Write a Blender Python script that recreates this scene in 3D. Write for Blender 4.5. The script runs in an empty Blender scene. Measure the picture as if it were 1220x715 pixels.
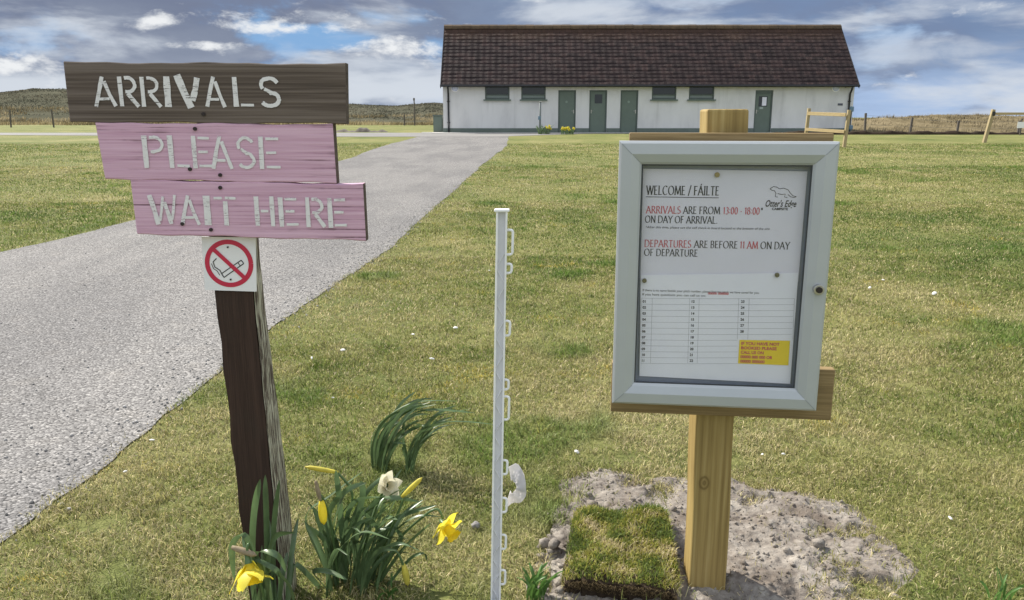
import bpy, bmesh, math, random
import numpy as np
from mathutils import Vector, Matrix

random.seed(7); RNG = np.random.default_rng(11)
R = math.radians
SC = bpy.context.scene
COL = SC.collection
H = 0.95                     # camera height
PITCH = R(12.8)
F = 957.0                    # focal length in photo pixels (1220 wide)

# ------------------------------------------------------------------ camera
cd = bpy.data.cameras.new('camera'); cam = bpy.data.objects.new('camera', cd); COL.objects.link(cam)
cd.sensor_width = 36; cd.lens = F/1220*36; cd.clip_start = .05; cd.clip_end = 6000
cam.location = (0, 0, H); cam.rotation_euler = (R(90)-PITCH, 0, 0)
SC.camera = cam

# ------------------------------------------------------------------ exposure
EXPO = 0.7
SC.view_settings.view_transform = 'Standard'; SC.view_settings.look = 'None'
SC.view_settings.exposure = EXPO; SC.view_settings.gamma = 1
SC.view_settings.use_curve_mapping = False
SC.cycles.max_bounces = 6; SC.cycles.transparent_max_bounces = 8
SC.cycles.use_denoising = True

# ------------------------------------------------------------------ sun
SUN_EL = R(43); sx, sy = -0.66, 0.62            # direction towards the sun (left, behind the building)
n_ = math.hypot(sx, sy); sx /= n_; sy /= n_
SV = Vector((sx*math.cos(SUN_EL), sy*math.cos(SUN_EL), math.sin(SUN_EL)))
sd = bpy.data.lights.new('sun', 'SUN'); sun = bpy.data.objects.new('sun', sd); COL.objects.link(sun)
sd.energy = 5.0; sd.angle = R(.6); sd.color = (1, .95, .86)
sun.rotation_euler = (-SV).to_track_quat('-Z', 'Y').to_euler()
sun.location = (-20, 20, 30)

# ------------------------------------------------------------------ node helpers
class NT:
    def __init__(s, tree): s.t = tree; s.n = tree.nodes; s.l = tree.links
    def new(s, ty, **kw):
        n = s.n.new(ty)
        for k, v in kw.items(): setattr(n, k, v)
        return n
    def put(s, sock, v):
        if isinstance(v, bpy.types.NodeSocket): s.l.new(v, sock)
        elif v is not None:
            if sock.type == 'RGBA' and len(v) == 3: v = (*v, 1)
            sock.default_value = v
    def math(s, op, a, b=0.0, c=None, clamp=False):
        n = s.new('ShaderNodeMath', operation=op, use_clamp=clamp)
        s.put(n.inputs[0], a); s.put(n.inputs[1], b)
        if c is not None: s.put(n.inputs[2], c)
        return n.outputs[0]
    def mix(s, f, a, b, blend='MIX'):
        n = s.new('ShaderNodeMix', data_type='RGBA', blend_type=blend)
        s.put(n.inputs['Factor'], f); s.put(n.inputs[6], a); s.put(n.inputs[7], b)
        return n.outputs[2]
    def step(s, v, a, b, o0=0.0, o1=1.0):
        n = s.new('ShaderNodeMapRange', interpolation_type='SMOOTHSTEP')
        s.put(n.inputs['Value'], v); n.inputs['From Min'].default_value = a; n.inputs['From Max'].default_value = b
        n.inputs['To Min'].default_value = o0; n.inputs['To Max'].default_value = o1
        return n.outputs[0]
    def noise(s, vec, scale, detail=3, rough=.55, dist=0.0, out=0):
        n = s.new('ShaderNodeTexNoise'); s.put(n.inputs['Vector'], vec)
        n.inputs['Scale'].default_value = scale; n.inputs['Detail'].default_value = detail
        n.inputs['Roughness'].default_value = rough; n.inputs['Distortion'].default_value = dist
        return n.outputs[out]
    def voro(s, vec, scale, feature='F1', out='Distance'):
        n = s.new('ShaderNodeTexVoronoi', feature=feature); s.put(n.inputs['Vector'], vec)
        n.inputs['Scale'].default_value = scale
        return n.outputs[out]
    def mapv(s, vec, scale=(1, 1, 1), loc=(0, 0, 0), rot=(0, 0, 0)):
        n = s.new('ShaderNodeMapping'); s.put(n.inputs[0], vec)
        n.inputs['Scale'].default_value = scale; n.inputs['Location'].default_value = loc; n.inputs['Rotation'].default_value = rot
        return n.outputs[0]
    def coord(s, kind='Object'): return s.new('ShaderNodeTexCoord').outputs[kind]
    def ramp(s, f, stops):
        n = s.new('ShaderNodeValToRGB'); s.put(n.inputs[0], f); e = n.color_ramp.elements
        while len(e) < len(stops): e.new(.5)
        for el, (p, c) in zip(e, stops): el.position = p; el.color = (*c, 1)
        return n.outputs[0]
    def bump(s, h, strength, dist):
        n = s.new('ShaderNodeBump'); s.put(n.inputs['Height'], h)
        n.inputs['Strength'].default_value = strength; n.inputs['Distance'].default_value = dist
        return n.outputs[0]

def mat(name, build):
    m = bpy.data.materials.new(name); m.use_nodes = True
    nt = NT(m.node_tree); b = m.node_tree.nodes['Principled BSDF']
    build(nt, b)
    return m

def plain(name, rgb, rough=.6, metal=0.0, var=.12, scale=30.0, bump=0.0, spec=.5):
    def f(nt, b):
        co = nt.coord()
        n = nt.noise(co, scale, 4, .6)
        n2 = nt.noise(co, scale*.17, 3, .6)
        v = nt.math('ADD', nt.math('MULTIPLY', n, .5), nt.math('MULTIPLY', n2, .5))
        lo = tuple(c*(1-var*2) for c in rgb); hi = tuple(min(1, c*(1+var*2)) for c in rgb)
        nt.put(b.inputs['Base Color'], nt.ramp(v, [(.25, lo), (.75, hi)]))
        b.inputs['Roughness'].default_value = rough; b.inputs['Metallic'].default_value = metal
        b.inputs['Specular IOR Level'].default_value = spec
        if bump: nt.put(b.inputs['Normal'], nt.bump(n, .6, bump))
    return mat(name, f)

# ------------------------------------------------------------------ world: Nishita sky behind broken cloud
W = bpy.data.worlds.new('World'); SC.world = W; W.use_nodes = True
def build_world():
    nt = NT(W.node_tree); bg = W.node_tree.nodes['Background']
    BS = .1; bg.inputs['Strength'].default_value = BS
    K = 1/BS/2**EXPO                                # cloud radiances below are written as display-linear values
    def c(r, g, b): return (r*K, g*K, b*K)
    sky = nt.new('ShaderNodeTexSky', sky_type='NISHITA'); sky.sun_disc = False
    sky.sun_elevation = SUN_EL; sky.sun_rotation = math.atan2(sx, sy)
    sky.air_density = 1.0; sky.dust_density = .6; sky.ozone_density = 1.5
    d = nt.coord('Generated'); sp = nt.new('ShaderNodeSeparateXYZ'); nt.l.new(d, sp.inputs[0])
    x, y, z = sp.outputs
    az = nt.math('MULTIPLY', nt.math('ARCTAN2', x, y), 57.2958)
    el = nt.math('MULTIPLY', nt.math('ARCSINE', z), 57.2958)
    def vec(a, e, off=0.0):
        cb = nt.new('ShaderNodeCombineXYZ'); nt.put(cb.inputs[0], nt.math('MULTIPLY', az, a)); nt.put(cb.inputs[1], nt.math('MULTIPLY', el, e)); cb.inputs[2].default_value = off
        return cb.outputs[0]
    big = nt.noise(vec(.045, .20), 1.0, 5, .55, .3)
    fine = nt.noise(vec(.15, .34, 4.0), 1.0, 8, .56, .25)
    wisp = nt.noise(vec(.085, .36, 9.0), 1.0, 8, .55, .25)
    puff = nt.noise(vec(.26, .55, 2.0), 1.0, 8, .62, .15)
    def gauss(a0, e0, sa, se):
        u = nt.math('DIVIDE', nt.math('SUBTRACT', az, a0), sa); v = nt.math('DIVIDE', nt.math('SUBTRACT', el, e0), se)
        q = nt.math('ADD', nt.math('MULTIPLY', u, u), nt.math('MULTIPLY', v, v))
        return nt.math('POWER', 2.71828, nt.math('MULTIPLY', q, -1.0))
    def blob(parts):
        m = gauss(*parts[0])
        for g in parts[1:]: m = nt.math('MAXIMUM', m, gauss(*g))
        return m
    def patch(n, m, t, soft):
        return nt.step(nt.math('ADD', nt.math('ADD', nt.math('MULTIPLY', n, 1.7), -.35), nt.math('MULTIPLY', m, .42)), t, t+soft)
    lr = nt.step(az, -14, 10)
    low = nt.mix(lr, c(.66, .72, .80), c(.40, .53, .76))
    up = nt.mix(lr, c(.24, .28, .375), c(.20, .285, .45))
    el_w = nt.math('ADD', el, nt.math('MULTIPLY', nt.math('SUBTRACT', big, .5), 6.0))
    base = nt.mix(nt.step(el_w, 1.0, 4.9), low, up)
    base = nt.mix(nt.math('MULTIPLY', nt.math('MULTIPLY', nt.step(fine, .46, .70), .60), nt.step(el, 8.0, 4.5, .45, 1.0)), base, nt.mix(lr, c(.40, .46, .57), c(.36, .46, .64)))
    base = nt.mix(nt.math('MULTIPLY', nt.step(wisp, .50, .30), .40), base, nt.mix(lr, c(.155, .19, .29), c(.155, .225, .38)))
    # soft dark bank high on the left
    base = nt.mix(nt.math('MULTIPLY', patch(fine, blob(((-20, 7.8, 20, 1.7), (-31, 5.2, 9, .9))), .42, .35), .85), base, c(.185, .22, .32))
    base = nt.mix(nt.math('MULTIPLY', patch(fine, blob(((16, 7.9, 22, 1.5), (28, 5.4, 9, .6))), .46, .35), .65), base, c(.185, .255, .41))
    # blue gaps
    gap = patch(fine, blob(((-12.5, 5.4, 6.5, 1.1), (-8.5, 6.4, 4, .8))), .62, .30)
    base = nt.mix(nt.math('MULTIPLY', gap, .75), base, c(.26, .50, .84))
    # pale bright veil low between the sign and the building
    base = nt.mix(nt.math('MULTIPLY', patch(wisp, blob(((-8.5, 1.9, 6.5, 1.6), (-33, 1.0, 4, .8))), .46, .36), .9), base, c(.66, .71, .78))
    # sunlit cloud edges
    wm = blob(((-31.5, 3.0, 3.4, 1.0), (-22.5, 5.9, 1.6, .7), (-15.5, 5.7, 4.6, .45), (-8.0, 4.6, 3.2, 1.0), (-19, 4.6, 3, .35)))
    base = nt.mix(patch(puff, wm, .66, .34), base, c(.86, .88, .90))
    wr = blob(((27.5, 3.9, 5.5, .9), (33.0, 7.6, 4.5, .9), (31, 2.7, 4, .35), (8, 7.4, 7, .5)))
    base = nt.mix(nt.math('MULTIPLY', patch(fine, wr, .66, .40), .75), base, c(.56, .63, .74))
    # higher up, out of the picture: broken cloud under the blue sky, brightened behind the camera to lift the shaded fronts
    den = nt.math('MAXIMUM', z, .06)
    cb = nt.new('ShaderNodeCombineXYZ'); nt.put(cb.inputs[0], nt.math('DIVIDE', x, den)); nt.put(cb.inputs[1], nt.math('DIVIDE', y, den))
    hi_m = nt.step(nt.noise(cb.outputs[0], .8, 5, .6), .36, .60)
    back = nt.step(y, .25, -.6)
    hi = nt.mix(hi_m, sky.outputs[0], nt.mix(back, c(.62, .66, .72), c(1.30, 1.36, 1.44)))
    bb = nt.mix(nt.math('MULTIPLY', back, .8), base, c(1.04, 1.10, 1.17))  # low unseen sky behind the camera brightened too, as fill light
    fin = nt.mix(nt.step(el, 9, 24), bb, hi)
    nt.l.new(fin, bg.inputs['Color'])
build_world()

# ------------------------------------------------------------------ geometry helpers
def ray(px, py):
    a = (px-610)/F; b = -(py-357.5)/F; cp, sp = math.cos(PITCH), math.sin(PITCH)
    return Vector((a, cp+b*sp, -sp+b*cp))
def P(px, py, Y):
    d = ray(px, py); t = Y/d.y
    return Vector((d.x*t, Y, H+d.z*t))
def gz(y):
    return 0.0 if y <= 4 else (.21 if y >= 38 else .21*(y-4)/34)
def gza(y): return np.clip((y-4)/34, 0, 1)*.21
def G(px, py):
    d = ray(px, py); t = 1.0
    for _ in range(40):
        t = (gz(d.y*t)-H)/d.z
    return Vector((d.x*t, d.y*t, gz(d.y*t)))

def link(name, me, m=None, parent=None, smooth=False, bevel=0.0):
    o = bpy.data.objects.new(name, me); COL.objects.link(o)
    if m is not None: me.materials.append(m)
    if parent is not None: o.parent = parent
    if smooth:
        for p in me.polygons: p.use_smooth = True
    if bevel:
        md = o.modifiers.new('bevel', 'BEVEL'); md.width = bevel; md.segments = 2; md.limit_method = 'ANGLE'; md.angle_limit = R(40)
    return o
class MB:
    """collects shapes for one mesh"""
    def __init__(s): s.v = []; s.f = []
    def add(s, vs, fs, M=None):
        k = len(s.v)
        s.v += [tuple(M @ Vector(p)) if M is not None else tuple(p) for p in vs]
        s.f += [tuple(i+k for i in f) for f in fs]
        return s
    def box(s, c, d, M=None, nx=1, jit=0.0):
        x, y, z = c; a, b, e = d[0]/2, d[1]/2, d[2]/2
        vs = [(x+i*a, y+j*b, z+k*e) for k in (-1, 1) for j in (-1, 1) for i in (-1, 1)]
        if jit: vs = [tuple(q+random.uniform(-jit, jit) for q in p) for p in vs]
        return s.add(vs, [(0, 2, 3, 1), (4, 5, 7, 6), (0, 1, 5, 4), (2, 6, 7, 3), (0, 4, 6, 2), (1, 3, 7, 5)], M)
    def tube(s, pts, rad, n=8, caps=True, M=None):
        pts = [Vector(p) for p in pts]; rads = rad if isinstance(rad, (list, tuple)) else [rad]*len(pts)
        vs = []; fs = []
        u = None
        for i, p in enumerate(pts):
            t = (pts[min(i+1, len(pts)-1)]-pts[max(i-1, 0)]).normalized()
            if u is None: u = t.orthogonal().normalized()
            else: u = (u-t*u.dot(t)).normalized()
            w = t.cross(u)
            for k in range(n):
                a = 2*math.pi*k/n
                vs.append(p+(u*math.cos(a)+w*math.sin(a))*rads[i])
        for i in range(len(pts)-1):
            for k in range(n):
                k2 = (k+1) % n
                fs.append((i*n+k, i*n+k2, (i+1)*n+k2, (i+1)*n+k))
        if caps:
            fs.append(tuple(range(n-1, -1, -1))); fs.append(tuple((len(pts)-1)*n+k for k in range(n)))
        return s.add(vs, fs, M)
    def disc(s, c, r, th, n=20, M=None, axis='Y'):
        c = Vector(c); ax = {'X': Vector((1, 0, 0)), 'Y': Vector((0, 1, 0)), 'Z': Vector((0, 0, 1))}[axis]
        return s.tube([c-ax*th/2, c+ax*th/2], r, n, True, M)
    def ribbon(s, pts, w, y=0.0, th=0.0, M=None):
        """flat stroke in the XZ plane facing -Y"""
        n = len(pts); vs = []; fs = []
        ws = w if isinstance(w, (list, tuple)) else [w]*n
        for i, p in enumerate(pts):
            a = pts[max(i-1, 0)]; b = pts[min(i+1, n-1)]
            dx, dz = b[0]-a[0], b[1]-a[1]; L = math.hypot(dx, dz) or 1
            nx, nz = -dz/L*ws[i]/2, dx/L*ws[i]/2
            vs += [(p[0]+nx, y, p[1]+nz), (p[0]-nx, y, p[1]-nz)]
        for i in range(n-1): fs.append((2*i, 2*i+1, 2*i+3, 2*i+2))
        return s.add(vs, fs, M)
    def poly(s, pts, y, M=None):
        return s.add([(p[0], y, p[1]) for p in pts], [tuple(range(len(pts)))], M)
    def mesh(s, name):
        me = bpy.data.meshes.new(name); me.from_pydata(s.v, [], s.f); me.validate(); me.update(); return me
    def build(s, name, m, parent=None, smooth=False, bevel=0.0):
        o = link(name, s.mesh(name), m, parent, smooth, bevel); return o
def fixn(o):
    bm = bmesh.new(); bm.from_mesh(o.data); bmesh.ops.recalc_face_normals(bm, faces=bm.faces); bm.to_mesh(o.data); bm.free(); return o

def tag(o, label=None, cat=None, group=None, kind=None):
    if label: o['label'] = label
    if cat: o['category'] = cat
    if group: o['group'] = group
    if kind: o['kind'] = kind
    return o
def empty(name, loc, label, cat, group=None, rz=0.0):
    o = bpy.data.objects.new(name, None); COL.objects.link(o); o.location = loc; o.rotation_euler = (0, 0, rz); o.empty_display_size = .1
    return tag(o, label, cat, group)
def copy_tree(o, parent=None):
    c = o.copy(); COL.objects.link(c); c.parent = parent
    for ch in list(o.children): copy_tree(ch, c)
    return c

def vnoise(x, y, scale, seed=0):
    """value noise in numpy, 0..1"""
    x = np.asarray(x, float)/scale+1000.5; y = np.asarray(y, float)/scale+1000.5
    xi = np.floor(x).astype(np.int64); yi = np.floor(y).astype(np.int64); fx = x-xi; fy = y-yi
    fx = fx*fx*(3-2*fx); fy = fy*fy*(3-2*fy)
    def h(a, b):
        n = (a*374761393+b*668265263+seed*974634777) & 0xffffffff
        n = ((n ^ (n >> 13))*1274126177) & 0xffffffff
        return ((n ^ (n >> 16)) & 0xffff)/65535.0
    return (h(xi, yi)*(1-fx)+h(xi+1, yi)*fx)*(1-fy)+(h(xi, yi+1)*(1-fx)+h(xi+1, yi+1)*fx)*fy
def fbm(x, y, scale, seed=0, o=4):
    t = 0; a = .5; s = 0
    for k in range(o):
        t = t+a*vnoise(x, y, scale/2**k, seed+k*17); s += a; a *= .55
    return t/s

def big_mesh(name, V, T, cols=None, attr='tint'):
    """numpy triangles -> mesh, with an optional per-vertex colour"""
    me = bpy.data.meshes.new(name)
    me.vertices.add(len(V)); me.vertices.foreach_set('co', np.ascontiguousarray(V, np.float32).ravel())
    me.loops.add(T.size); me.loops.foreach_set('vertex_index', np.ascontiguousarray(T, np.int32).ravel())
    k = T.shape[1]
    me.polygons.add(len(T)); me.polygons.foreach_set('loop_start', np.arange(0, T.size, k, dtype=np.int32))
    me.update(calc_edges=True)
    if cols is not None:
        at = me.attributes.new(attr, 'FLOAT_COLOR', 'POINT')
        at.data.foreach_set('color', np.ascontiguousarray(np.c_[cols, np.ones(len(cols))], np.float32).ravel())
    return me
def blade_mesh(name, base, length, width, azim, lean, cols, curve=.5):
    """grass blades: two-segment tapered strips"""
    n = len(base); up = np.array([0, 0, 1.0])
    hd = np.c_[np.cos(azim), np.sin(azim), np.zeros(n)]
    face = RNG.uniform(0, 2*np.pi, n); sd_ = np.c_[np.cos(face), np.sin(face), np.zeros(n)]
    l1 = lean*(1-curve); l2 = np.minimum(lean*(1+curve), 1.5)
    d1 = hd*np.sin(l1)[:, None]+up*np.cos(l1)[:, None]; d2 = hd*np.sin(l2)[:, None]+up*np.cos(l2)[:, None]
    mid = base+d1*(length*.55)[:, None]; tip = mid+d2*(length*.45)[:, None]
    w = sd_*(width/2)[:, None]
    V = np.stack([base-w, base+w, mid-w*.8, mid+w*.8, tip], 1).reshape(-1, 3)
    k = (np.arange(n)*5)[:, None]
    T = np.concatenate([k+np.array([[0, 1, 3]]), k+np.array([[0, 3, 2]]), k+np.array([[2, 3, 4]])], 1).reshape(-1, 3)
    return big_mesh(name, V, T, np.repeat(cols, 5, 0))
def grid_mesh(name, xs, ys, Z, cols=None):
    X, Y = np.meshgrid(xs, ys); V = np.c_[X.ravel(), Y.ravel(), Z.ravel()]
    nx, ny = len(xs), len(ys); i = np.arange((ny-1)*(nx-1)); r = i//(nx-1); c = i % (nx-1); a = r*nx+c
    return big_mesh(name, V, np.c_[a, a+1, a+1+nx, a+nx], cols)

# ------------------------------------------------------------------ materials
def wood(name, stops, axis='Z', fine=260.0, along=9.0, rough=.75, bump=.0006, knot=None, paint=None, rings=0.0, dirt=0.0):
    """weathered timber, grain running along one local axis"""
    def f(nt, b):
        co = nt.coord()
        sc = {'X': (along, fine, fine), 'Y': (fine, along, fine), 'Z': (fine, fine, along)}[axis]
        g = nt.noise(nt.mapv(co, sc), 1.0, 3, .6, .12)
        sc2 = tuple(v*.22 for v in sc)
        g2 = nt.noise(nt.mapv(co, sc2, (3, 1, 7)), 1.0, 3, .6, .6)
        v = nt.math('ADD', nt.math('MULTIPLY', g, .55), nt.math('MULTIPLY', g2, .45))
        if rings:
            wv = nt.new('ShaderNodeTexWave', wave_type='BANDS', bands_direction='X')
            sc3 = {'X': (rings*.08, rings, rings), 'Z': (rings, rings, rings*.05), 'Y': (rings, rings*.06, rings)}[axis]
            nt.put(wv.inputs[0], nt.mapv(co, sc3, (.3, .2, .1), (0, .03, .5 if axis == 'X' else .06)))
            wv.inputs['Scale'].default_value = 1; wv.inputs['Distortion'].default_value = 7.0
            wv.inputs['Detail'].default_value = 2; wv.inputs['Detail Scale'].default_value = .7
            v = nt.math('ADD', nt.math('MULTIPLY', v, .88), nt.math('MULTIPLY', wv.outputs[1], .12))
        col = nt.ramp(v, stops)
        hgt = v
        if knot:
            for (kx, ky, kz, kr) in knot:
                d = nt.new('ShaderNodeVectorMath', operation='LENGTH')
                nt.put(d.inputs[0], nt.mapv(co, (1/kr, 0, .7/kr), (-kx/kr, 0, -kz*.7/kr)))
                L = nt.math('ADD', d.outputs['Value'], nt.math('MULTIPLY', nt.math('SUBTRACT', g2, .5), .5))
                ring = nt.math('SINE', nt.math('MULTIPLY', L, 11.0))
                m = nt.step(L, 1.25, .75)
                col = nt.mix(nt.math('MULTIPLY', m, nt.math('ADD', .45, nt.math('MULTIPLY', ring, .25))), col, (stops[0][1][0]*.55, stops[0][1][1]*.5, stops[0][1][2]*.45))
        if paint:
            pc, th, soft, pcs = paint             # colour, how much is worn, softness, second tint
            pm = nt.math('ADD', nt.math('MULTIPLY', g, 1.0), nt.math('MULTIPLY', nt.noise(co, 14, 4, .6), .35))
            g3 = nt.noise(nt.mapv(co, tuple(v*1.9 for v in sc), (5, 2, 1)), 1.0, 3, .6, .1); pn = nt.math('ADD', nt.math('MULTIPLY', nt.step(g, .34, .66), .45), nt.math('MULTIPLY', nt.step(g3, .34, .66), .55))
            pcol = nt.mix(pn, pc, pcs)
            col = nt.mix(nt.step(pm, th, th+soft), col, pcol)
        if dirt:
            dm = nt.step(nt.noise(co, 9, 5, .65), .48, .72)
            col = nt.mix(nt.math('MULTIPLY', dm, dirt), col, (.05, .045, .035))
        nt.put(b.inputs['Base Color'], col); b.inputs['Roughness'].default_value = rough
        b.inputs['Specular IOR Level'].default_value = .3
        nt.put(b.inputs['Normal'], nt.bump(hgt, .9, bump))
    return mat(name, f)

pink_paint = wood('faded pink painted board', [(.3, (.15, .08, .10)), (.7, (.38, .24, .29))], 'X', 165, 2.6, .8, .0016,
                  paint=((.52, .30, .405), .45, .16, (.69, .46, .57)))
brown_board = wood('weathered brown board', [(.34, (.046, .036, .029)), (.48, (.108, .083, .067)), (.64, (.20, .163, .138))], 'X', 165, 2.2, .85, .0018)
board_end = wood('sawn board end', [(.3, (.06, .045, .035)), (.7, (.17, .13, .10))], 'Y', 300, 60, .9, .0006)
brown_post = wood('dark brown stained post', [(.3, (.022, .012, .0085)), (.7, (.064, .037, .027))], 'Z', 500, 14, .8, .0006, dirt=.2)
worn_side = wood('flaking pale painted post side', [(.3, (.055, .038, .027)), (.7, (.17, .13, .10))], 'Z', 330, 16, .85, .0012,
                 paint=((.64, .61, .49), .66, .07, (.50, .48, .36)))
pine = wood('treated pine', [(.3, (.20, .135, .045)), (.5, (.315, .225, .080)), (.68, (.42, .32, .135))], 'Z', 170, 5, .7, .0004,
            knot=[(-.004, 0, .235, .012)], rings=21)
pine_rail = wood('treated pine rail', [(.3, (.14, .094, .042)), (.5, (.25, .175, .080)), (.72, (.36, .265, .135))], 'X', 260, 8, .75, .0005)
fence_wood = wood('pale fence timber', [(.3, (.30, .22, .11)), (.7, (.52, .41, .22))], 'X', 60, 5, .8, .001)
fence_post_w = wood('fence post timber', [(.3, (.25, .19, .10)), (.7, (.44, .36, .21))], 'Z', 60, 5, .8, .001)
grey_post_w = wood('grey weathered post', [(.3, (.07, .06, .05)), (.7, (.16, .14, .12))], 'Z', 60, 5, .9, .001)
nail_m = plain('rusty nail', (.03, .022, .02), .6, .3)
steel = plain('bright steel', (.45, .44, .42), .35, .9)
alu = plain('silver grey frame', (.455, .48, .495), .40, .2, .03, 14)
alu_dark = plain('dark grey case', (.12, .13, .14), .6)  # plain dark grey of the case back
back_m = plain('pinboard grey', (.26, .29, .36), .9, 0, .05)
def paper_f(nt, b):
    co = nt.coord(); n = nt.noise(co, 9, 4, .6)
    nt.put(b.inputs['Base Color'], nt.ramp(n, [(.3, (.74, .74, .82)), (.7, (.80, .80, .87))])); b.inputs['Roughness'].default_value = .85
    nt.put(b.inputs['Normal'], nt.bump(nt.noise(co, 6, 2, .5), .5, .004))
paper = mat('white paper', paper_f)
paper_top = plain('lilac white paper', (.70, .685, .77), .85, 0, .04, 9)
ink = plain('black ink', (.035, .034, .045), .8, 0, .1)
grey_ink = plain('grey ink', (.30, .30, .34), .8, 0, .1)
red_ink = plain('red ink', (.52, .09, .12), .8, 0, .1)
yellow_m = plain('yellow highlight', (.78, .58, .04), .8, 0, .04)
pin_m = plain('brass pin', (.16, .15, .11), .4, .7)
white_plastic = plain('white plastic', (.88, .88, .88), .42, 0, .04, 60)
white_plastic_in = plain('dull white plastic', (.70, .70, .74), .5, 0, .05, 60)
plate_m = plain('white sign plate', (.80, .79, .80), .3, 0, .02)
sign_red = plain('sign red', (.52, .02, .06), .35, 0, .04)
sign_black = plain('sign black', (.015, .015, .018), .4)
def stencil_f(nt, b):
    co = nt.coord()
    g = nt.noise(nt.mapv(co, (40, 560, 560)), 1.0, 4, .65, .25)
    n = nt.noise(co, 90, 5, .7)
    nt.put(b.inputs['Base Color'], nt.mix(n, (.60, .58, .57), (.84, .83, .83))); b.inputs['Roughness'].default_value = .8
    pm = nt.math('ADD', nt.math('MULTIPLY', g, .6), nt.math('MULTIPLY', n, .4))
    tr = nt.new('ShaderNodeBsdfTransparent'); mx = nt.new('ShaderNodeMixShader')
    nt.put(mx.inputs[0], nt.step(pm, .36, .46, .1, 1)); nt.l.new(tr.outputs[0], mx.inputs[1]); nt.l.new(b.outputs[0], mx.inputs[2])
    nt.l.new(mx.outputs[0], nt.n['Material Output'].inputs[0])
stencil_m = mat('worn white stencil paint', stencil_f)
def glass_f(nt, b):
    nt.n.remove(b)
    tr = nt.new('ShaderNodeBsdfTransparent'); tr.inputs[0].default_value = (.985, .99, .99, 1)
    gl = nt.new('ShaderNodeBsdfGlossy'); gl.inputs['Roughness'].default_value = .02
    lw = nt.new('ShaderNodeLayerWeight'); f5 = nt.math('ADD', nt.math('MULTIPLY', nt.math('POWER', lw.outputs['Facing'], 5.0), .96), .035)
    mx = nt.new('ShaderNodeMixShader'); nt.l.new(f5, mx.inputs[0]); nt.l.new(tr.outputs[0], mx.inputs[1]); nt.l.new(gl.outputs[0], mx.inputs[2])
    nt.l.new(mx.outputs[0], nt.n['Material Output'].inputs[0])
clear = mat('clear glazing', glass_f)
def leafy(name, col_or_attr, trans=.35, rough=.5, var=.25, scale=40, spec=.3, stripe=None):
    def f(nt, b):
        if col_or_attr is None:
            at = nt.new('ShaderNodeAttribute', attribute_name='tint'); c = at.outputs['Color']
        else:
            n = nt.noise(nt.coord(), scale, 3, .6)
            lo = tuple(v*(1-var) for v in col_or_attr); hi = tuple(v*(1+var) for v in col_or_attr)
            c = nt.ramp(n, [(.3, lo), (.7, hi)])
        nt.put(b.inputs['Base Color'], c); b.inputs['Roughness'].default_value = rough; b.inputs['Specular IOR Level'].default_value = spec
        tl = nt.new('ShaderNodeBsdfTranslucent'); nt.put(tl.inputs[0], nt.mix(.5, c, (1.0, 1.0, .25), 'MULTIPLY') if False else c)
        mx = nt.new('ShaderNodeMixShader'); mx.inputs[0].default_value = trans
        nt.l.new(b.outputs[0], mx.inputs[1]); nt.l.new(tl.outputs[0], mx.inputs[2])
        nt.l.new(mx.outputs[0], nt.n['Material Output'].inputs[0])
    return mat(name, f)
grass_m = leafy('grass blade', None, .35, .55, spec=.2)
rough_m = leafy('dry long grass', None, .30, .7, spec=.15)
daff_leaf = leafy('daffodil leaf', (.105, .165, .070), .28, .36, .42, 14, .6)
daff_stem = leafy('daffodil stem', (.10, .17, .06), .2, .4, .2, 30, .5)
petal_m = leafy('yellow petal', (.88, .76, .08), .45, .5, .08, 60, .3)
trumpet_m = leafy('deep yellow trumpet', (.88, .66, .03), .42, .5, .08, 60, .3)
bud_m = leafy('pale yellow bud', (.66, .58, .10), .3, .5, .15, 60, .3)
spathe_m = leafy('papery spathe', (.36, .29, .19), .3, .7, .25, 60, .2)
wither_m = leafy('withered white petal', (.72, .68, .52), .4, .6, .15, 60, .3)

def lawn_f(nt, b):
    co = nt.coord()
    n1 = nt.noise(co, 1.1, 5, .6); n2 = nt.noise(co, .28, 4, .55); n3 = nt.noise(co, 22, 5, .7); n4 = nt.noise(co, 160, 3, .7)
    v = nt.math('ADD', nt.math('MULTIPLY', n1, .40), nt.math('MULTIPLY', n2, .60))
    col = nt.ramp(v, [(.34, (.096, .128, .036)), (.46, (.160, .176, .055)), (.56, (.218, .214, .078)), (.68, (.30, .268, .122))])
    det = nt.math('ADD', nt.math('MULTIPLY', n3, .55), nt.math('MULTIPLY', n4, .45))
    col = nt.mix(nt.step(det, .50, .34), col, (.070, .080, .028))
    col = nt.mix(nt.math('MULTIPLY', nt.step(det, .52, .68), .7), col, (.33, .29, .15))
    nt.put(b.inputs['Base Color'], col); b.inputs['Roughness'].default_value = .9; b.inputs['Specular IOR Level'].default_value = .1
    nt.put(b.inputs['Normal'], nt.bump(nt.math('ADD', n3, nt.math('MULTIPLY', n4, .35)), .8, .03))
lawn_m = mat('mown lawn', lawn_f)
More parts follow.
